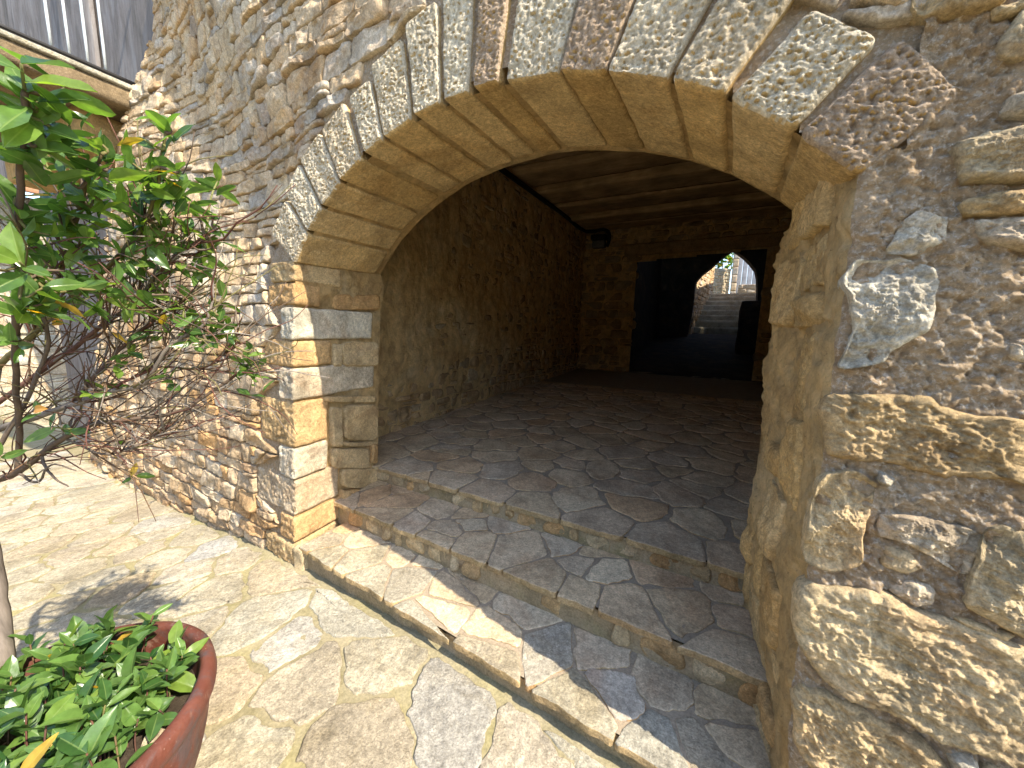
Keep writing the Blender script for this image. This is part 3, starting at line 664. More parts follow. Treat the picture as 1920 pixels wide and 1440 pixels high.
def riser(L, z0f, z1, x0, x1, stones=True):
    xs = np.arange(x0, x1+.02, .014); ts = np.linspace(0, 1, 14); X, Tt = np.meshgrid(xs, ts, indexing='ij'); za = z0f(X); Zz = za-.05+(z1-.012-za+.05)*Tt
    p = np.stack([X*8, Zz*8, X*0], -1); Y = ly(L, X)+.030-.012*fbm(p, 3)-.004*fbm(p*5, 3)
    mk('riser_bed', np.stack([X, Y, Zz], -1).reshape(-1, 3), grid_faces(len(xs), len(ts)), None, M['riser'], steps)
    if not stones: return
    x = x0+.03
    while x < x1-.1:
        w = rng.uniform(.06, .22); z0 = float(z0f(np.array(x)))
        if rng.random() < .85:
            a = z0+rng.uniform(.0, .03); b = z1-rng.uniform(.03, .05)
            P = np.array([(x, a), (x+w*.5, a-.01), (x+w, a+rng.uniform(0, .03)), (x+w*rng.uniform(.8, 1), b), (x+w*.4, b+.008), (x+rng.uniform(0, .02), b-rng.uniform(0, .03))])
            V, Q, T = stone(P, lambda X, Y, h: np.column_stack([X, ly(L, X)+.034-h, Y]), h=rng.uniform(.008, .02), N=26, R=5, amp=.006, fr=16, bev=.01, back=.03, rough=.08, facets=2, smooth_it=1)
            mk('riser_stone', V, Q, T, M['big'], steps, rng.uniform(.2, .85))
        x += w+rng.uniform(.015, .05)
tread(L1, L2, Z1, .34, .21, -2.50, .40, 0); tread(L2, L3, Z2, .36, .24, -2.66, .40, 0)
riser(L1, lambda X: gz(X)-.02, Z1, -2.46, .40, False); riser(L2, lambda X: X*0+Z1, Z2, -2.62, .40); riser(L3, lambda X: X*0+Z2, Z3, -2.70, .42)
# end cheek of the lowest step against the corner
V, Q = block(box8(-2.56, -2.44, 1.475, 1.60, -.22, -.012), (10, 10, 12), .02, .008, 14., 3.); mk('end_stone', V, Q, None, M['big'], steps, .4)

# ================================================================ passage floor
xs = np.arange(-3.6, 1.7, .03); ts = np.concatenate([np.arange(0, 4, .03), np.linspace(4, 8.2, 40)]); X, Tt = np.meshgrid(xs, ts, indexing='ij'); Y = ly(L3, X)+.03+Tt
def fz2(Y): return np.where(Y < 10.4, fz(Y), fz(10.4)+.148*(Y-10.4))
p = np.stack([X*6, Y*6, X*0], -1); Zf = fz2(Y)-.002+.003*fbm(p, 3)
floor = mk('passage_floor', np.stack([X, Y, Zf], -1).reshape(-1, 3), grid_faces(len(xs), len(ts)), None, M['smortar']); floor['kind'] = 'structure'
sd = seeds_in(-3.5, 1.2, 2.28, 7.6, .42, .30, .5); nfl = 0
reg = [(-3.35, 2.32), (.45, 2.245), (1.3, 2.3), (1.3, 7.7), (-3.35, 7.7)]
for P in voronoi(sd, reg):
    fr_ = P[:, 1].min() < 2.36
    P = inset(P, rng.uniform(.008, .02) if not fr_ else .009); c = P.mean(0)
    if fr_ and c[0] < .5 and c[0] > -2.8:
        d = P[:, 1]-ly(L3, P[:, 0]); P[:, 1] = np.where(d < .06, ly(L3, P[:, 0])-rng.uniform(-.002, .008), P[:, 1])
    if abs(area(P)) < .005: continue
    near = c[1] < 4.2
    V, Q, T = stone(P, lambda x, y, h: np.column_stack([x, y, fz2(y)+h]), h=rng.uniform(.003, .007), N=48 if near else 24, R=9 if near else 3, amp=.007, fr=7, bev=.005, back=.032, rough=.07 if fr_ else .18, smooth_it=1, ca=.05 if fr_ else .14)
    a, vis = px_area(V)
    if vis == 2 and nfl < 298: edge(mk('flagstone', V, Q, T, M['step'], floor, rng.random()*.9)); nfl += 1

ifl = sheet('inner_passage_floor', np.linspace(-2.2, 2.0, 30), np.linspace(10.3, 18.2, 60), lambda X, Y: fz2(Y)+.02*fbm(np.stack([X*3, Y*3, X*0], -1), 3), M['passage_shade'])
# ================================================================ passage room: left wall, back wall, ceiling
room = root('passage_room', (-1.2, 6.5, .45), 'dark passage room with ochre plastered rubble walls behind the arch', 'passage')
XL, YB, ZC = -3.3, 10.4, 4.42
def wallsheet(name, u, v, fmap, hf, mat, msk=None):
    U, Vv = np.meshgrid(u, v, indexing='ij'); V = fmap(U.ravel(), Vv.ravel(), hf(U, Vv).ravel())
    V, Q = compact(V, grid_faces(len(u), len(v), msk(U[1:, 1:], Vv[1:, 1:]) if msk else None)); return mk(name, V, Q, None, mat, room)
fL = lambda y, z, h: np.column_stack([XL+.03*np.sin(np.asarray(y)*.9)+h, y, z])
def hpl(U, Vv):
    p = np.stack([U*1.1, Vv*.9, U*0+5], -1)
    return .040+.060*fbm(p*1.1, 4)+.030*fbm(p*5, 4)+.05*sstep(4.6, 3.4, U)*sstep(.7, 1.2, Vv)-.025*sstep(1.0, .6, Vv-fz(U))
lw = wallsheet('left_wall', np.arange(2.35, 10.5, .03), np.arange(.15, 4.7, .03), fL, hpl, M['plaster'])
pile = Pile(); k = 0
for P in rubble(2.4, 10.4, .2, 4.5, (.11, .24), (.14, .45), .03, .012, .2, 40.):
    V, Q, T = stone(P, fL, h=rng.uniform(.02, .055), N=24, R=4, amp=.014, fr=10, bev=.02, back=.05, rough=.10, facets=3, smooth_it=1)
    a, vis = px_area(V)
    if not vis: continue
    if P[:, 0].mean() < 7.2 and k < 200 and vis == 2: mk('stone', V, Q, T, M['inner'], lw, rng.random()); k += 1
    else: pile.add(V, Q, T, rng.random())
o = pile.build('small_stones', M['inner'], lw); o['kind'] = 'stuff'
fB = lambda x, z, h: np.column_stack([x, YB-np.asarray(h), z])
DX0, DX1, DZ = -1.80, 1.05, 3.48
bw = wallsheet('back_wall', np.arange(-3.5, 1.8, .04), np.arange(.3, 4.7, .04), fB, lambda U, V: .02+.03*fbm(np.stack([U*2, V*2, U*0], -1), 3), M['plaster'], lambda u, v: ~((u > DX0) & (u < DX1) & (v < DZ+.12*(u-DX0)/2.8)))
for P in rubble(-3.4, 1.4, .5, 4.4, (.16, .30), (.25, .6), .03, .014, .2, 80.):
    c = P.mean(0)
    if c[0] > DX0-.1 and c[0] < DX1+.1 and c[1] < DZ+.18: continue
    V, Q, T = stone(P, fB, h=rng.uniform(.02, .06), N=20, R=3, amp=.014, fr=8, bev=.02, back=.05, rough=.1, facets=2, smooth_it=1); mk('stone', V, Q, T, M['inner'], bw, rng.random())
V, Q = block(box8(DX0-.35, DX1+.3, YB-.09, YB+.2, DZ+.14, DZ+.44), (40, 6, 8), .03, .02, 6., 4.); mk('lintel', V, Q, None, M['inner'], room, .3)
ceil = wallsheet('ceiling', np.arange(-3.6, 1.9, .08), np.arange(2.2, 10.6, .08), lambda x, y, h: np.column_stack([x, y, ZC+.14+h]), lambda U, V: .02*fbm(np.stack([U, V*4, U*0], -1), 3), M['beam'])
yb = 2.9
while yb < 10.0:
    w = rng.uniform(.62, .9); t = rng.uniform(.10, .2); tw = rng.normal(0, .05); c8 = box8(-3.35, 1.75, yb, yb+w, ZC-t+.05, ZC+.12); c8[1, :, :, 1] += tw+.10; c8[:, 0, 0, 2] -= rng.uniform(.0, .07)
    V, Q = block(c8, (60, 8, 5), .03, .016, 4., rng.random()*30); mk('beam', V, Q, None, M['beam'], ceil, .5); yb += w+rng.uniform(.05, .16)
wallsheet('right_wall', np.arange(2.2, 10.6, .1), np.arange(.1, 4.8, .1), lambda y, z, h: np.column_stack([np.full(len(y), 1.45)+h, y, z]), lambda U, V: .03*fbm(np.stack([U*2, V*2, U*0], -1), 3), M['plaster'])
# inner face of the front wall, so that the room is closed
def fIn(x, z, h): return np.column_stack([x, wy(np.asarray(x), z)+.82+h, z])
wallsheet('front_inner_wall', np.arange(-3.6, 1.9, .02), np.arange(-.1, 4.9, .02), fIn, lambda U, V: .01*fbm(np.stack([U*2, V*2, U*0], -1), 3), M['plaster'],
          lambda x, z: ~(((x > -2.70) & (x < .31) & (z < 2.2)) | ((np.hypot(x-AC[0], z-AC[1]-.045) < AR+.13) & (z > 1.9))))
# conduit and lamp
pts = [onX(925, 306, XL+.10), onX(975, 343, XL+.10), onX(1020, 376, XL+.09), onX(1062, 407, XL+.10), onX(1082, 424, XL+.12), onY(1095, 432, YB-.32), onY(1112, 434, YB-.28), onY(1130, 431, YB-.26), onY(1141, 436, YB-.25), onY(1142, 450, YB-.22), onY(1138, 462, YB-.16)]
V, Q, T = tube(curve(pts, 6), .045, 8); tag(mk('conduit', V, Q, T, M['black']), 'black cable conduit running along the top of the plastered passage wall', 'conduit')
lc = onY(1124, 452, YB-.16); lamp = root('wall_lamp', tuple(lc), 'small dark bulkhead lamp under the cable bend on the passage back wall', 'lamp')
bevel_box('hood', lc[0]-.22, lc[0]+.2, lc[1]-.14, lc[1]+.15, lc[2]+.02, lc[2]+.15, M['black'], lamp, .03)
bevel_box('diffuser', lc[0]-.18, lc[0]+.16, lc[1]-.1, lc[1]+.13, lc[2]-.18, lc[2]+.01, M['lampglass'], lamp, .03)

# ================================================================ inner passage and the far stairs
inn = root('inner_passage', (0, 14, .8), 'black inner passage ending in a pointed stone arch', 'passage')
YA = 17.0
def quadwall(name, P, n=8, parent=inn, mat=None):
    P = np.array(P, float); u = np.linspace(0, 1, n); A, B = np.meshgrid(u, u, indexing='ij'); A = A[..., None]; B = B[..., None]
    V = P[0]*(1-A)*(1-B)+P[1]*A*(1-B)+P[2]*A*B+P[3]*(1-A)*B; V = V+.05*fbm(V*1.5, 3)[..., None]; return mk(name, V.reshape(-1, 3), grid_faces(n, n), None, mat or M['passage_shade'], parent, .3)
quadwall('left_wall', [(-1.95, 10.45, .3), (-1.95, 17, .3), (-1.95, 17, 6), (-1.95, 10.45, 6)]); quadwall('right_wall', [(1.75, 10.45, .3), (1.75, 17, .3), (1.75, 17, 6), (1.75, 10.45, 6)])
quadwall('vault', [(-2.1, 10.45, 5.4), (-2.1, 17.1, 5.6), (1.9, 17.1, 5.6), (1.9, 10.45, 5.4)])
opn = [(1276, 690), (1290, 622), (1297, 590), (1301, 560), (1303, 530), (1318, 513), (1335, 500), (1352, 484), (1366, 473), (1375, 467.5), (1384, 473), (1395, 481), (1407, 493), (1417, 506), (1420, 520), (1421, 545), (1420, 570), (1419, 690)]
O = [onY(x, y, YA) for x, y in opn]; O[0][2] = .4; O[-1][2] = .4
out = [(-2.3, YA, .2), (-2.3, YA, 6.5), (2.3, YA, 6.5), (2.3, YA, .2)]
loop = [Vector((v[0], v[2], 0)) for v in out]+[Vector((v[0], v[2], 0)) for v in O[::-1]]
tr = tessellate_polygon([loop]); V = np.array([(v.x, YA, v.y) for v in loop]); nV = len(V)
V2 = np.vstack([V, V+[0, .6, 0]]); T = [list(t) for t in tr]+[[i+nV for i in t][::-1] for t in tr]
Qs = [[i, (i+1) % nV, (i+1) % nV+nV, i+nV] for i in range(nV)]
mk('pointed_arch', V2, Qs, T, M['passage_shade'], inn, .4, smooth=False)
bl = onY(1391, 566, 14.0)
V, Q = block(box8(bl[0]-.02, 1.9, 13.6, 14.4, .5, bl[2]), (10, 8, 16), .06, .03, 3., 8.); mk('pier', V, Q, None, M['passage_shade'], inn, .3)

fst = root('far_stairs', (.5, 19.5, 1.3), 'flight of stone stairs climbing into daylight beyond the pointed arch', 'stairs')
ys_ = [613.6, 600.5, 590.6, 580.8, 571.2, 563.2, 555.8, 550.2]; zt = None; zprev = float(fz2(np.array(17.8)))
for k, y in enumerate(ys_):
    Yk = 18.0+.40*k; Pz = onY(1345, y, Yk)[2]; xl = onY([1292, 1294, 1297, 1302, 1306, 1326, 1330, 1330][k], y, Yk)[0]-.25
    V, Q = block(box8(xl, 4.2, Yk, Yk+1.0, zprev-.3, Pz), (30, 6, 6), .025, .02, 5., k*3.); mk('step', V, Q, None, M['flag'], fst, .35+.05*k); zprev = Pz
ZT = zprev
tb = sheet('terrace', np.linspace(-8, 10, 30), np.linspace(21.4, 40, 30), lambda X, Y: ZT-.01+X*0, M['pmortar'])
def rubble_wall(name, a, b, th_, z0, z1, label, cat='wall', rh=(.14, .24), wd=(.2, .5), mat=None, keep=140):
    a = np.array(a, float); b = np.array(b, float); d = (b-a)/np.linalg.norm(b-a); nrm = np.array([d[1], -d[0]]); L = np.linalg.norm(b-a); mat = mat or M['wall']
    r = root(name, (*(a+b)/2, z0), label, cat); A3 = lambda u, v, h: np.column_stack([a[0]+d[0]*np.asarray(u)+nrm[0]*np.asarray(h), a[1]+d[1]*np.asarray(u)+nrm[1]*np.asarray(h), v])
    c8 = np.zeros((2, 2, 2, 3))
    for i, u in enumerate((0, L)):
        for j, h in enumerate((0, -th_)):
            for k, z in enumerate((z0, z1)): c8[i, j, k] = A3([u], [z], [h])[0]
    V, Q = block(c8, (12, 4, 12), .02, .01, 5., 1.); mk('core', V, Q, None, M['mortar'], r)
    n = 0; pl = Pile()
    for P in rubble(0, L, z0, z1-.02, rh, wd, .02, .012, .2, rng.random()*50):
        P[:, 0] = np.clip(P[:, 0], .01, L-.01); P[:, 1] = np.minimum(P[:, 1], z1-.005)
        if abs(area(P)) < .003 or np.ptp(P[:, 1]) < .03: continue
        V, Q, T = stone(P, A3, h=rng.uniform(.015, .04), N=16, R=3, amp=.01, fr=8, bev=.015, back=.04, facets=2, smooth_it=1)
        ar, vis = px_area(V)
        if not vis: continue
        if n < keep and vis == 2: mk('stone', V, Q, T, mat, r, rng.random()); n += 1
        else: pl.add(V, Q, T, rng.random())
    o = pl.build('small_stones', mat, r)
    if o: o['kind'] = 'stuff'
    return r
p0 = onY(1300, 600, 18.2); p1 = onY(1335, 560, 20.9)
rubble_wall('stair_side_wall', (p0[0]-.05, 17.7), (p1[0]-.02, 21.2), .5, 1.0, 5.6, 'shaded rubble wall on the left of the far stairs', rh=(.16, .28), keep=60)
rubble_wall('stair_shade_wall', (2.3, 22.2), (2.3, 17.6), .5, .8, 6.6, 'tall unseen rubble wall shading the far stairs from the right', rh=(.16, .28), keep=60)  # hidden behind the arch edge, added tall to shade the stairs
w0 = onY(1325, 548, 24.5); w1 = onY(1372, 500, 24.5)
rubble_wall('far_terrace_wall', (w0[0]-1.5, 23.3), (w1[0], 24.8), .5, ZT-.1, onY(1350, 503, 24.5)[2], 'sunlit pale stone wall above the far stairs', rh=(.16, .26), keep=110, mat=M['flag'])
pa, pb = onY(1368, 548, 24.0), onY(1387, 470, 24.0)
pil = root('stone_pillar', ((pa[0]+pb[0])/2, 24.1, ZT), 'square grey stone gate pillar above the far stairs', 'pillar')
z = ZT; k = 0
while z < onY(1380, 440, 24)[2]:
    hh_ = .42; V, Q = block(box8(pa[0]+.02, pb[0]+.02, 23.9, 24.5, z+.006, z+hh_-.006), (8, 8, 6), .03, .012, 6., k*2.); mk('pillar_block', V, Q, None, M['wall'], pil, [.0, .3, .1][k % 3]); z += hh_; k += 1
dr = root('wooden_gate', (onY(1404, 540, 24.6)[0], 24.6, ZT), 'weathered grey plank gate beside the far pillar', 'gate')
xa = pb[0]+.02
for k in range(8): bevel_box('plank', xa+k*.25, xa+k*.25+.24, 24.6, 24.65, ZT, onY(1400, 455, 24.6)[2]+.3, M['door'], dr, .01)
rubble_wall('low_stone_wall', (pb[0]+.05, 22.9), (pb[0]+3, 22.6), .4, ZT-.1, onY(1400, 533, 22.8)[2], 'low stone parapet in front of the plank gate', rh=(.2, .3), wd=(.3, .6), keep=40)

# ================================================================ neighbouring house with the balcony, far street
h2 = root('neighbour_house', (-8, 2.2, -.6), 'grey rendered neighbouring house with a balcony beside the stone wall', 'house')
def wall2(x0, x1, z0, z1, Y, name, mat):
    xs = np.arange(x0, x1, .05); zs = np.arange(z0, z1, .05); X, Z = np.meshgrid(xs, zs, indexing='ij')
    return mk(name, np.stack([X, Y-.012*fbm(np.stack([X*2, Z*2, X*0], -1), 4), Z], -1).reshape(-1, 3), grid_faces(len(xs), len(zs)), None, mat, h2)
wall2(-10.3, -5.0, -.9, 7.5, 2.12, 'wall', M['render']); wall2(-15, -10.25, 3.95, 7.5, 2.13, 'upper_wall', M['render'])
zb = 4.16; slab = bevel_box('balcony_slab', -9.4, -5.88, .95, 2.13, zb-.24, zb-.05, M['conc'], h2, .012, (30, 12, 4), .004)
bevel_box('slab_edge', -9.45, -5.85, .90, 2.125, zb-.05, zb, M['flag'], slab, .01, (30, 10, 3), .003)
bevel_box('support_beam', -9.3, -6.35, 1.62, 2.12, zb-.62, zb-.24, M['plaster'], h2, .03, (20, 6, 5), .01)
bevel_box('bottom_rail', -5.97, -5.93, .98, 2.10, zb+.05, zb+.08, M['black'], h2, .006)
for k, px in enumerate((92, 125, 158, 190)):
    P = onX(px, 60, -5.95); bevel_box('baluster', -5.96, -5.94, P[1]-.011, P[1]+.011, zb+.07, zb+1.05, M['iron'], h2, .004, (3, 3, 4))
for k in range(16): bevel_box('baluster', -6.15-k*.2, -6.13-k*.2, .985, 1.005, zb+.01, zb+1.05, M['iron'], h2, .004, (3, 3, 4))
bevel_box('handrail', -9.3, -5.92, .97, 1.02, zb+1.05, zb+1.09, M['iron'], h2, .006); bevel_box('handrail', -5.975, -5.925, 1.02, 2.1, zb+1.05, zb+1.09, M['iron'], h2, .006)
bevel_box('shutter', -8.2, -7.0, 2.05, 2.10, zb, zb+2.2, M['render'], h2, .01)
zt_ = onX(15, 362, -15)[2]
fw_ = rubble_wall('far_street_house', (-15, -5), (-15, 5), .5, -1.2, zt_, 'sunlit pale stone house with low brown tiled roof closing the street', 'house', rh=(.2, .36), wd=(.3, .8), mat=M['flag'], keep=150)
V, Q = block(np.array([[[[x, y, zt_+dz+(.0 if x > -15 else .9)] for dz in (.02, .16)] for y in (-5.5, 5.2)] for x in (-17.5, -14.6)], float), (8, 40, 3), .03, .02, 4., 2.); mk('roof', V, Q, None, M['tile'], fw_)

# ================================================================ terracotta pot
PC = np.array([-1.72, .185]); pg = float(gz(PC[0]))
def lathe(prof, c, n=72, wob=.0):
    prof = curve(np.array([(r, z, 0) for r, z in prof]), 3)[:, :2]; a = np.arange(n)/n*2*np.pi; V = []
    for r, z in prof: V.append(np.column_stack([c[0]+r*np.cos(a), c[1]+r*np.sin(a), np.full(n, z)]))
    V = np.vstack(V); V[:, :2] += (V[:, :2]-c)*(wob*fbm(V*4, 3))[:, None]; V[:, 2] += wob*.4*pn(V*3)
    k = np.repeat(np.arange(len(prof)-1), n); j = np.tile(np.arange(n), len(prof)-1); j2 = (j+1) % n
    return V, np.stack([k*n+j, k*n+j2, (k+1)*n+j2, (k+1)*n+j], -1)
pot = root('terracotta_pot', (PC[0], PC[1], pg), 'large weathered terracotta pot with thick rolled rim', 'pot')
V, Q = lathe([(.05, pg+.012), (.30, pg+.012), (.325, pg+.03), (.375, .05), (.405, .18), (.412, .25), (.414, .268), (.428, .280), (.437, .305), (.434, .335), (.424, .350), (.405, .354), (.392, .346), (.386, .325), (.376, .26), (.366, .20), (.34, .15)], PC, 96, .012)
mk('vessel', V, Q, None, M['pot'], pot)
a = np.arange(48)/48*2*np.pi; rr = np.linspace(0, .372, 16); A, Rr = np.meshgrid(a, rr, indexing='ij'); X = PC[0]+Rr*np.cos(A); Y = PC[1]+Rr*np.sin(A)
V = np.stack([X, Y, .245+.03*fbm(np.stack([X*12, Y*12, X*0], -1), 4)], -1).reshape(-1, 3); Q = grid_faces(48, 16); Q = np.vstack([Q, [[47*16+i, i, i+1, 47*16+i+1] for i in range(15)]])
mk('soil', V, Q, None, M['soil'], pot)
st_ = [onZ(x, y, .30)[:2] for x, y in [(262, 1425), (275, 1375), (312, 1342), (342, 1352), (330, 1392), (295, 1432)]]
st_ = np.array(st_); dv = st_-PC; rr_ = np.linalg.norm(dv, axis=1); st_ = PC+dv*np.minimum(1, .335/rr_)[:, None]
V, Q, T = stone(st_, lambda x, y, h: np.column_stack([x, y, .235+h]), h=.075, N=30, R=7, amp=.012, fr=20, bev=.02, back=.02, facets=3, smooth_it=1)
tag(mk('loose_stone', V, Q, T, M['wall'], None, .72), 'pale angular stone lying on the soil inside the pot rim', 'stone')

# ================================================================ leaves
def leaf_mesh(name, seed, w=.40, mat=None, nu=9, nv=6):
    r = np.random.default_rng(seed); u = np.linspace(0, 1, nu); v = np.linspace(-1, 1, nv*2-1); U, Vv = np.meshgrid(u, v, indexing='ij')
    wid = w*.5*np.sin(np.pi*np.clip(U, 0, 1)**r.uniform(.8, 1.05))**.75*(1-.1*U); wid = wid*(U < .999)+.012*(U < .12)
    X = Vv*wid*(1+.05*np.sin(U*19+r.random()*6)*np.abs(Vv)); Yy = U
    Zz = np.abs(Vv)*wid*r.uniform(.15, .5)-r.uniform(.05, .28)*U**2+.02*np.sin(U*11+Vv*2+r.random()*6)*np.abs(Vv)
    me = bpy.data.meshes.new(name); V = np.stack([X, Yy, Zz], -1).reshape(-1, 3); me.from_pydata(V.tolist(), [], grid_faces(nu, nv*2-1).tolist()); me.update()
    me.polygons.foreach_set('use_smooth', np.full(len(me.polygons), True))
    at = me.attributes.new('vein', 'FLOAT', 'POINT'); at.data.foreach_set('value', np.abs(Vv).ravel().astype(np.float32))
    at = me.attributes.new('rnd', 'FLOAT', 'POINT'); at.data.foreach_set('value', np.full(V.shape[0], r.random(), np.float32))
    me.materials.append(mat); return me
LM = [leaf_mesh('leaf', 10+i, .40+.05*(i % 3), M['leaf']) for i in range(6)]; LL = [leaf_mesh('low_leaf', 30+i, .44+.06*(i % 3), M['lowleaf']) for i in range(6)]; LD = [leaf_mesh('dry_leaf', 50+i, .4, M['dryleaf']) for i in range(3)]
def leaf_matrix(P, d, up, s):
    d = np.asarray(d, float); d /= np.linalg.norm(d); x = np.cross(d, up); x /= np.linalg.norm(x)+1e-9; z = np.cross(x, d)
    return Matrix(((x[0]*s, d[0]*s, z[0]*s, P[0]), (x[1]*s, d[1]*s, z[1]*s, P[1]), (x[2]*s, d[2]*s, z[2]*s, P[2]), (0, 0, 0, 1)))
under = {'V': [], 'Q': [], 'v': [], 'n': 0}; under2 = {'V': [], 'Q': [], 'v': [], 'n': 0}
def join_leaves(u, mat, par):
    rv = np.concatenate([np.full(len(v), rng.random()) for v in u['V']]); o = mk('small_leaves', np.vstack(u['V']), np.vstack(u['Q']), None, mat, par, rv); o['kind'] = 'stuff'
    o.data.attributes.new('vein', 'FLOAT', 'POINT').data.foreach_set('value', np.concatenate(u['v']).astype(np.float32))
def put_leaf(par, me, P, d, up, s, name='leaf'):
    if isinstance(par, dict):           # past the limit: joined into one part
        under = par
        co = np.zeros(len(me.vertices)*3); me.vertices.foreach_get('co', co); Mx = np.array(leaf_matrix(P, d, up, s)); co = co.reshape(-1, 3)@Mx[:3, :3].T+Mx[:3, 3]
        q = np.zeros(len(me.polygons)*4, int); me.polygons.foreach_get('vertices', q); under['Q'].append(q.reshape(-1, 4)+under['n']); under['V'].append(co); under['n'] += len(co)
        v = np.zeros(len(co)); me.attributes['vein'].data.foreach_get('value', v); under['v'].append(v); return
    o = bpy.data.objects.new(name, me); COL.objects.link(o); o.parent = par
    o.matrix_local = leaf_matrix(np.asarray(P)-np.array(par['_w']), d, up, s); return o
def rosette(par, P, ax, n, s, meshes, tilt=(35, 85), dry=.03):
    ax = np.asarray(ax, float); ax /= np.linalg.norm(ax); a = np.cross(ax, [.3, .5, .8]); a /= np.linalg.norm(a); b = np.cross(ax, a); ph = rng.random()*6
    for k in range(n):
        t = R_(rng.uniform(*tilt)); f = ph+k*2.4; d = ax*math.cos(t)+(a*math.cos(f)+b*math.sin(f))*math.sin(t)
        Pk = np.asarray(P)-ax*.022*k*rng.uniform(.4, 1); me = LD[rng.integers(len(LD))] if rng.random() < dry else meshes[rng.integers(len(meshes))]
        put_leaf(par, me, Pk, d, ax+rng.normal(0, .25, 3), s*rng.uniform(.65, 1.15))

# low laurel seedlings in the pot
low = root('low_laurel_plants', (PC[0], PC[1], .25), 'dense low green laurel seedlings filling the terracotta pot', 'plant')
nl = 0; tries = 0; stems = Pile()
while nl < 700 and tries < 6000:
    tries += 1; a = rng.random()*6.283; r = .40*math.sqrt(rng.random()); P = np.array([PC[0]-.03+r*math.cos(a), PC[1]-.02+r*math.sin(a), .25])
    px = proj(P+[0, 0, .06])
    if px[0] > 372 or np.hypot(P[0]-PC[0], P[1]-PC[1]) > .365: continue
    hgt_ = rng.uniform(.05, .17)*(1.25 if px[0] < 200 else 1); top = P+np.array([rng.normal(0, .02), rng.normal(0, .02), hgt_])
    V, Q, T = tube(curve([P-[0, 0, .02], (P+top)/2+rng.normal(0, .006, 3), top], 3), .0025, 5); stems.add(V, Q, T, rng.uniform(.6, 1))
    n = int(rng.integers(5, 8)); rosette(low if nl < 270 else under, top, (top-P)+rng.normal(0, .02, 3)+np.array([.01, -.01, 0]), n, rng.uniform(.065, .105), LL, (22, 80), .05); nl += n
for (px_, py_, n, h_) in ((268, 1172, 8, .13), (228, 1245, 5, .11), (335, 1225, 4, .10), (150, 1300, 5, .12), (110, 1275, 5, .12)):
    P = onZ(px_, py_+25, .33); P[2] = .26; top = P+np.array([.0, .0, h_]); 
    V, Q, T = tube([P, (P+top)/2, top], .003, 5); stems.add(V, Q, T, .9); rosette(low, top, (0.1, -.1, 1), n, .075, LL, (45, 90), 0)
stems.build('stems', M['bark'], low)['kind'] = 'stuff'
join_leaves(under, M['lowleaf'], low)

# laurel tree at the left
def at(x, y, d): r = ray(x, y); return CAM+r/np.linalg.norm(r)*d
tree = root('laurel_tree', (-2.05, .24, .25), 'bay laurel with bare grey twigs and glossy leaf clusters at left', 'tree')
BR = [([(-8, 1262, 2.46), (-16, 1130, 2.42), (-30, 1000, 2.36), (-25, 905, 2.28), (-30, 790, 2.2), (-5, 690, 2.1)], .046, .010, .22, 'trunk'),
      ([(-25, 905, 2.28), (33, 885, 2.1), (77, 853, 2.0), (120, 822, 1.9), (175, 795, 1.8), (235, 788, 1.72), (335, 770, 1.6), (430, 712, 1.5), (470, 680, 1.45)], .017, .003, .5, 'branch'),
      ([(-20, 810, 2.2), (67, 782, 1.95), (133, 760, 1.8), (200, 735, 1.7), (270, 718, 1.6), (317, 650, 1.5), (385, 605, 1.42), (400, 560, 1.4)], .014, .003, .2, 'branch'),
      ([(33, 885, 2.1), (37, 813, 2.0), (30, 700, 1.8), (32, 560, 1.6), (35, 450, 1.45), (38, 330, 1.35), (55, 240, 1.3), (48, 170, 1.28)], .011, .005, .5, 'branch'),
      ([(-5, 690, 2.1), (67, 622, 1.85), (133, 560, 1.7), (187, 513, 1.6), (250, 450, 1.5), (290, 370, 1.42), (310, 250, 1.38)], .012, .003, .95, 'branch'),
      ([(-10, 760, 2.1), (100, 680, 1.9), (180, 620, 1.75), (260, 560, 1.6), (330, 480, 1.5), (385, 450, 1.45)], .011, .003, .7, 'branch'),
      ([(67, 622, 1.85), (110, 520, 1.65), (140, 420, 1.5), (165, 340, 1.4), (190, 290, 1.35)], .008, .003, .9, 'branch'),
      ([(133, 760, 1.8), (220, 660, 1.7), (290, 600, 1.6), (340, 560, 1.5)], .008, .003, .6, 'branch'),
      ([(-10, 850, 2.1), (60, 730, 1.9), (90, 640, 1.75), (60, 540, 1.6), (30, 490, 1.3)], .009, .003, .4, 'branch'),
      ([(33, 885, 2.1), (70, 905, 2.0), (95, 872, 1.9), (142, 882, 1.8)], .006, .002, .4, 'branch'), ([(77, 853, 2.), (100, 895, 1.9), (128, 912, 1.85)], .006, .002, .4, 'branch'),
      ([(200, 735, 1.7), (290, 690, 1.6), (380, 690, 1.5), (450, 640, 1.45)], .006, .002, .8, 'branch'), ([(120, 822, 1.9), (210, 850, 1.8), (330, 800, 1.65)], .006, .002, .4, 'branch')]
paths = []
for pts, r0, r1, rv, nm in BR:
    C3 = curve([at(*p) for p in pts], 6); C3[1:-1] += np.stack([.006*fbm(C3[1:-1]*14+k*9, 2) for k in range(3)], -1)
    V, Q, T = tube(C3, np.linspace(r0*(1 if nm == 'trunk' else .75), r1, len(C3))*(1+.08*pn(C3*30)), 10 if nm == 'trunk' else 7); mk(nm, V, Q, T, M['bark'], tree, rv); paths.append(C3)
allp = np.vstack(paths[1:]); tw = Pile(); tips = []
view_up = cup
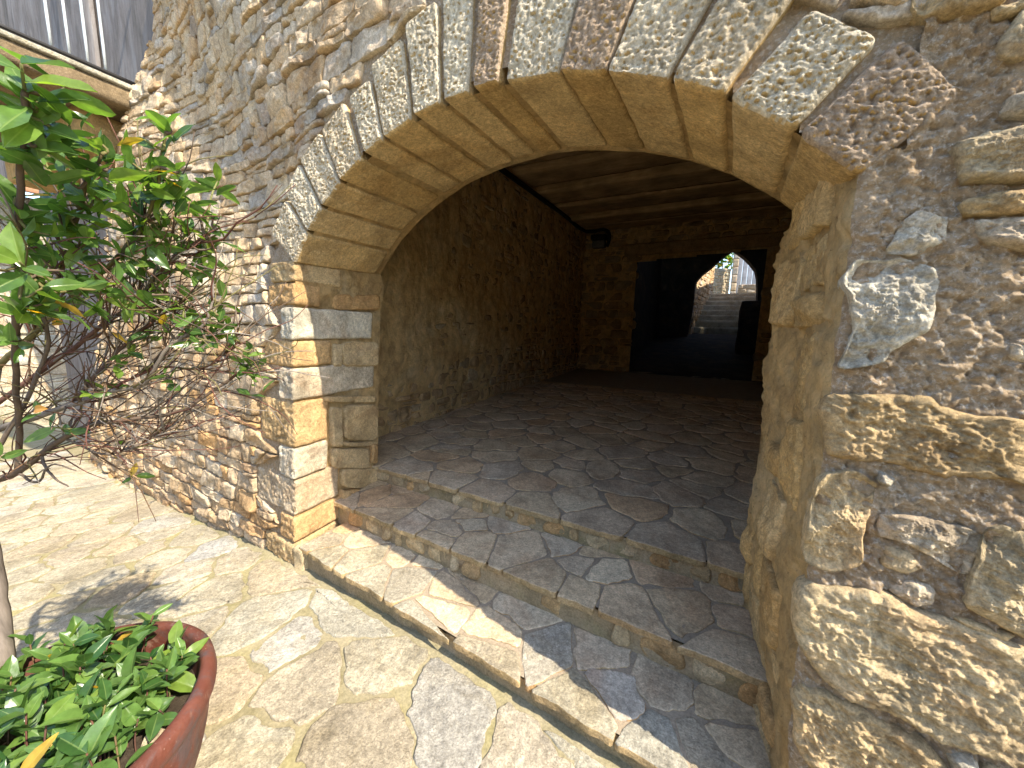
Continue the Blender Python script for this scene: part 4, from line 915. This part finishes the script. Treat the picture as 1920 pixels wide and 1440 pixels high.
for k in range(460):
    bi = int(rng.choice([1, 2, 4, 5, 7, 8, 11, 12, 6, 3], p=[.17, .17, .10, .14, .12, .08, .09, .07, .03, .03])); C3 = paths[bi]; i = int(rng.integers(3, len(C3)-1)); P = C3[i]; t = C3[i]-C3[i-1]; t /= np.linalg.norm(t)
    if proj(P)[1] < 400: continue
    d = t+rng.normal(0, .55, 3)+np.array([.1, .05, .22]); d /= np.linalg.norm(d); L = rng.uniform(.06, .34)
    pts = [P]; dd = d.copy()
    for s in range(4): dd = dd+rng.normal(0, .22, 3); dd /= np.linalg.norm(dd); pts.append(pts[-1]+dd*L/4)
    r0 = rng.uniform(.0014, .0034); V, Q, T = tube(curve(pts, 2), np.linspace(r0, .0011, 9), 5); tw.add(V, Q, T, rng.choice([.1, .5, .7, .78, .85, .95])); tips.append((pts[-1], dd, C3[i]))
    if rng.random() < .5:
        d2 = dd+rng.normal(0, .6, 3); d2 /= np.linalg.norm(d2); V, Q, T = tube([pts[2], pts[2]+d2*L*.25, pts[2]+d2*L*.5+[0, 0, .01]], np.linspace(r0*.7, .001, 3), 5); tw.add(V, Q, T, rng.random())
CL = [(40, 120, 1.25, 6, .10), (70, 190, 1.28, 7, .09), (120, 165, 1.3, 5, .085), (20, 230, 1.3, 6, .09), (130, 235, 1.3, 4, .085), (85, 255, 1.32, 5, .08), (60, 300, 1.35, 5, .08), (120, 330, 1.4, 6, .08), (30, 370, 1.4, 5, .085), (165, 300, 1.36, 5, .08), (200, 300, 1.38, 5, .085), (240, 300, 1.4, 6, .08),
      (270, 262, 1.38, 5, .08), (310, 225, 1.38, 5, .075), (330, 310, 1.42, 5, .07), (295, 345, 1.42, 5, .075), (345, 370, 1.45, 5, .07), (390, 440, 1.46, 5, .065), (230, 380, 1.45, 6, .075), (175, 375, 1.45, 6, .075), (110, 400, 1.45, 6, .08), (60, 440, 1.42, 5, .08), (150, 450, 1.5, 6, .075), (260, 430, 1.5, 5, .07), (310, 420, 1.48, 5, .07), (350, 460, 1.48, 4, .065),
      (35, 490, 1.2, 3, .085), (80, 540, 1.35, 6, .085), (135, 545, 1.4, 6, .08), (185, 530, 1.42, 5, .08), (215, 535, 1.4, 4, .08), (50, 580, 1.4, 4, .08), (270, 520, 1.5, 5, .065), (325, 565, 1.48, 6, .065), (345, 580, 1.46, 4, .06), (380, 510, 1.48, 5, .06), (385, 625, 1.42, 4, .055), (360, 640, 1.45, 5, .06), (455, 665, 1.45, 8, .055), (470, 690, 1.45, 6, .05), (440, 640, 1.45, 4, .05), (395, 580, 1.42, 4, .055), (300, 600, 1.5, 4, .06), (95, 800, 1.8, 3, .07), (240, 640, 1.6, 4, .06), (20, 640, 1.6, 4, .07), (310, 700, 1.55, 4, .06), (420, 560, 1.45, 5, .055), (410, 620, 1.45, 5, .055), (430, 600, 1.44, 5, .05), (490, 675, 1.44, 6, .05), (475, 650, 1.44, 5, .05), (420, 450, 1.46, 5, .06), (400, 400, 1.45, 4, .06), (360, 600, 1.45, 5, .055)]
for (x, y, d, n, s) in CL:
    P = at(x, y, d); q = allp[np.argmin(((allp-P)**2).sum(1)+.25*np.maximum(allp[:, 2]-P[2], 0)**2*40)]
    mid = (P+q)/2+rng.normal(0, .012, 3)-[0, 0, .015]; V, Q, T = tube(curve([q, mid, P], 4), np.linspace(.0045, .0022, 9), 5); tw.add(V, Q, T, rng.choice([.5, .95, 1.]))
    ax = (P-mid); ax /= np.linalg.norm(ax); rosette(tree, P, ax+np.array([.15, -.1, .45]), n+1, s*.98, LM, (35, 95), .02)
for k in range(46):
    x, y = rng.uniform(30, 410), rng.uniform(210, 600)
    if y < 230+(x-120)*.35 or (x > 260 and y > 520): continue
    P = at(x, y, rng.uniform(1.35, 1.7)); q = allp[np.argmin(((allp-P)**2).sum(1))]; mid = (P+q)/2+rng.normal(0, .012, 3)
    V, Q, T = tube(curve([q, mid, P], 4), np.linspace(.004, .002, 9), 5); tw.add(V, Q, T, rng.choice([.5, .95, 1.])); rosette(under2, P, (P-mid)/np.linalg.norm(P-mid)+np.array([.15, -.1, .45]), 6, rng.uniform(.055, .075), LM, (35, 95), 0)
join_leaves(under2, M['leaf'], tree)
for (P, d, q) in tips[:14]:
    rosette(tree, P, d+np.array([0, 0, .4]), 3, .05, LM, (40, 85), .15)
o = tw.build('twigs', M['bark'], tree); o['kind'] = 'stuff'
# foliage on the far terrace
ter = root('far_shrub', (onY(1352, 490, 25.2)[0], 25.2, onY(1352, 505, 25.2)[2]), 'green shrub with yellow leaves above the far pale wall', 'shrub')
for k in range(240):
    P = onY(rng.uniform(1322, 1376), rng.uniform(452, 504), 25.1+rng.uniform(0, .5)); put_leaf(ter, (LD if rng.random() < .2 else LM)[rng.integers(3)], P, rng.normal(0, 1, 3), rng.normal(0, 1, 3)+[0, 0, 1], rng.uniform(.22, .42))
for k in range(5):
    a_ = onY(1338+k*8, 508, 25.3); V, Q, T = tube([a_, a_+[rng.normal(0, .1), 0, .6], a_+[rng.normal(0, .25), .1, 1.4]], [.03, .02, .01], 6); mk('stem', V, Q, T, M['bark'], ter, .5)
for o in bpy.data.objects:
    if '_w' in o: del o['_w']
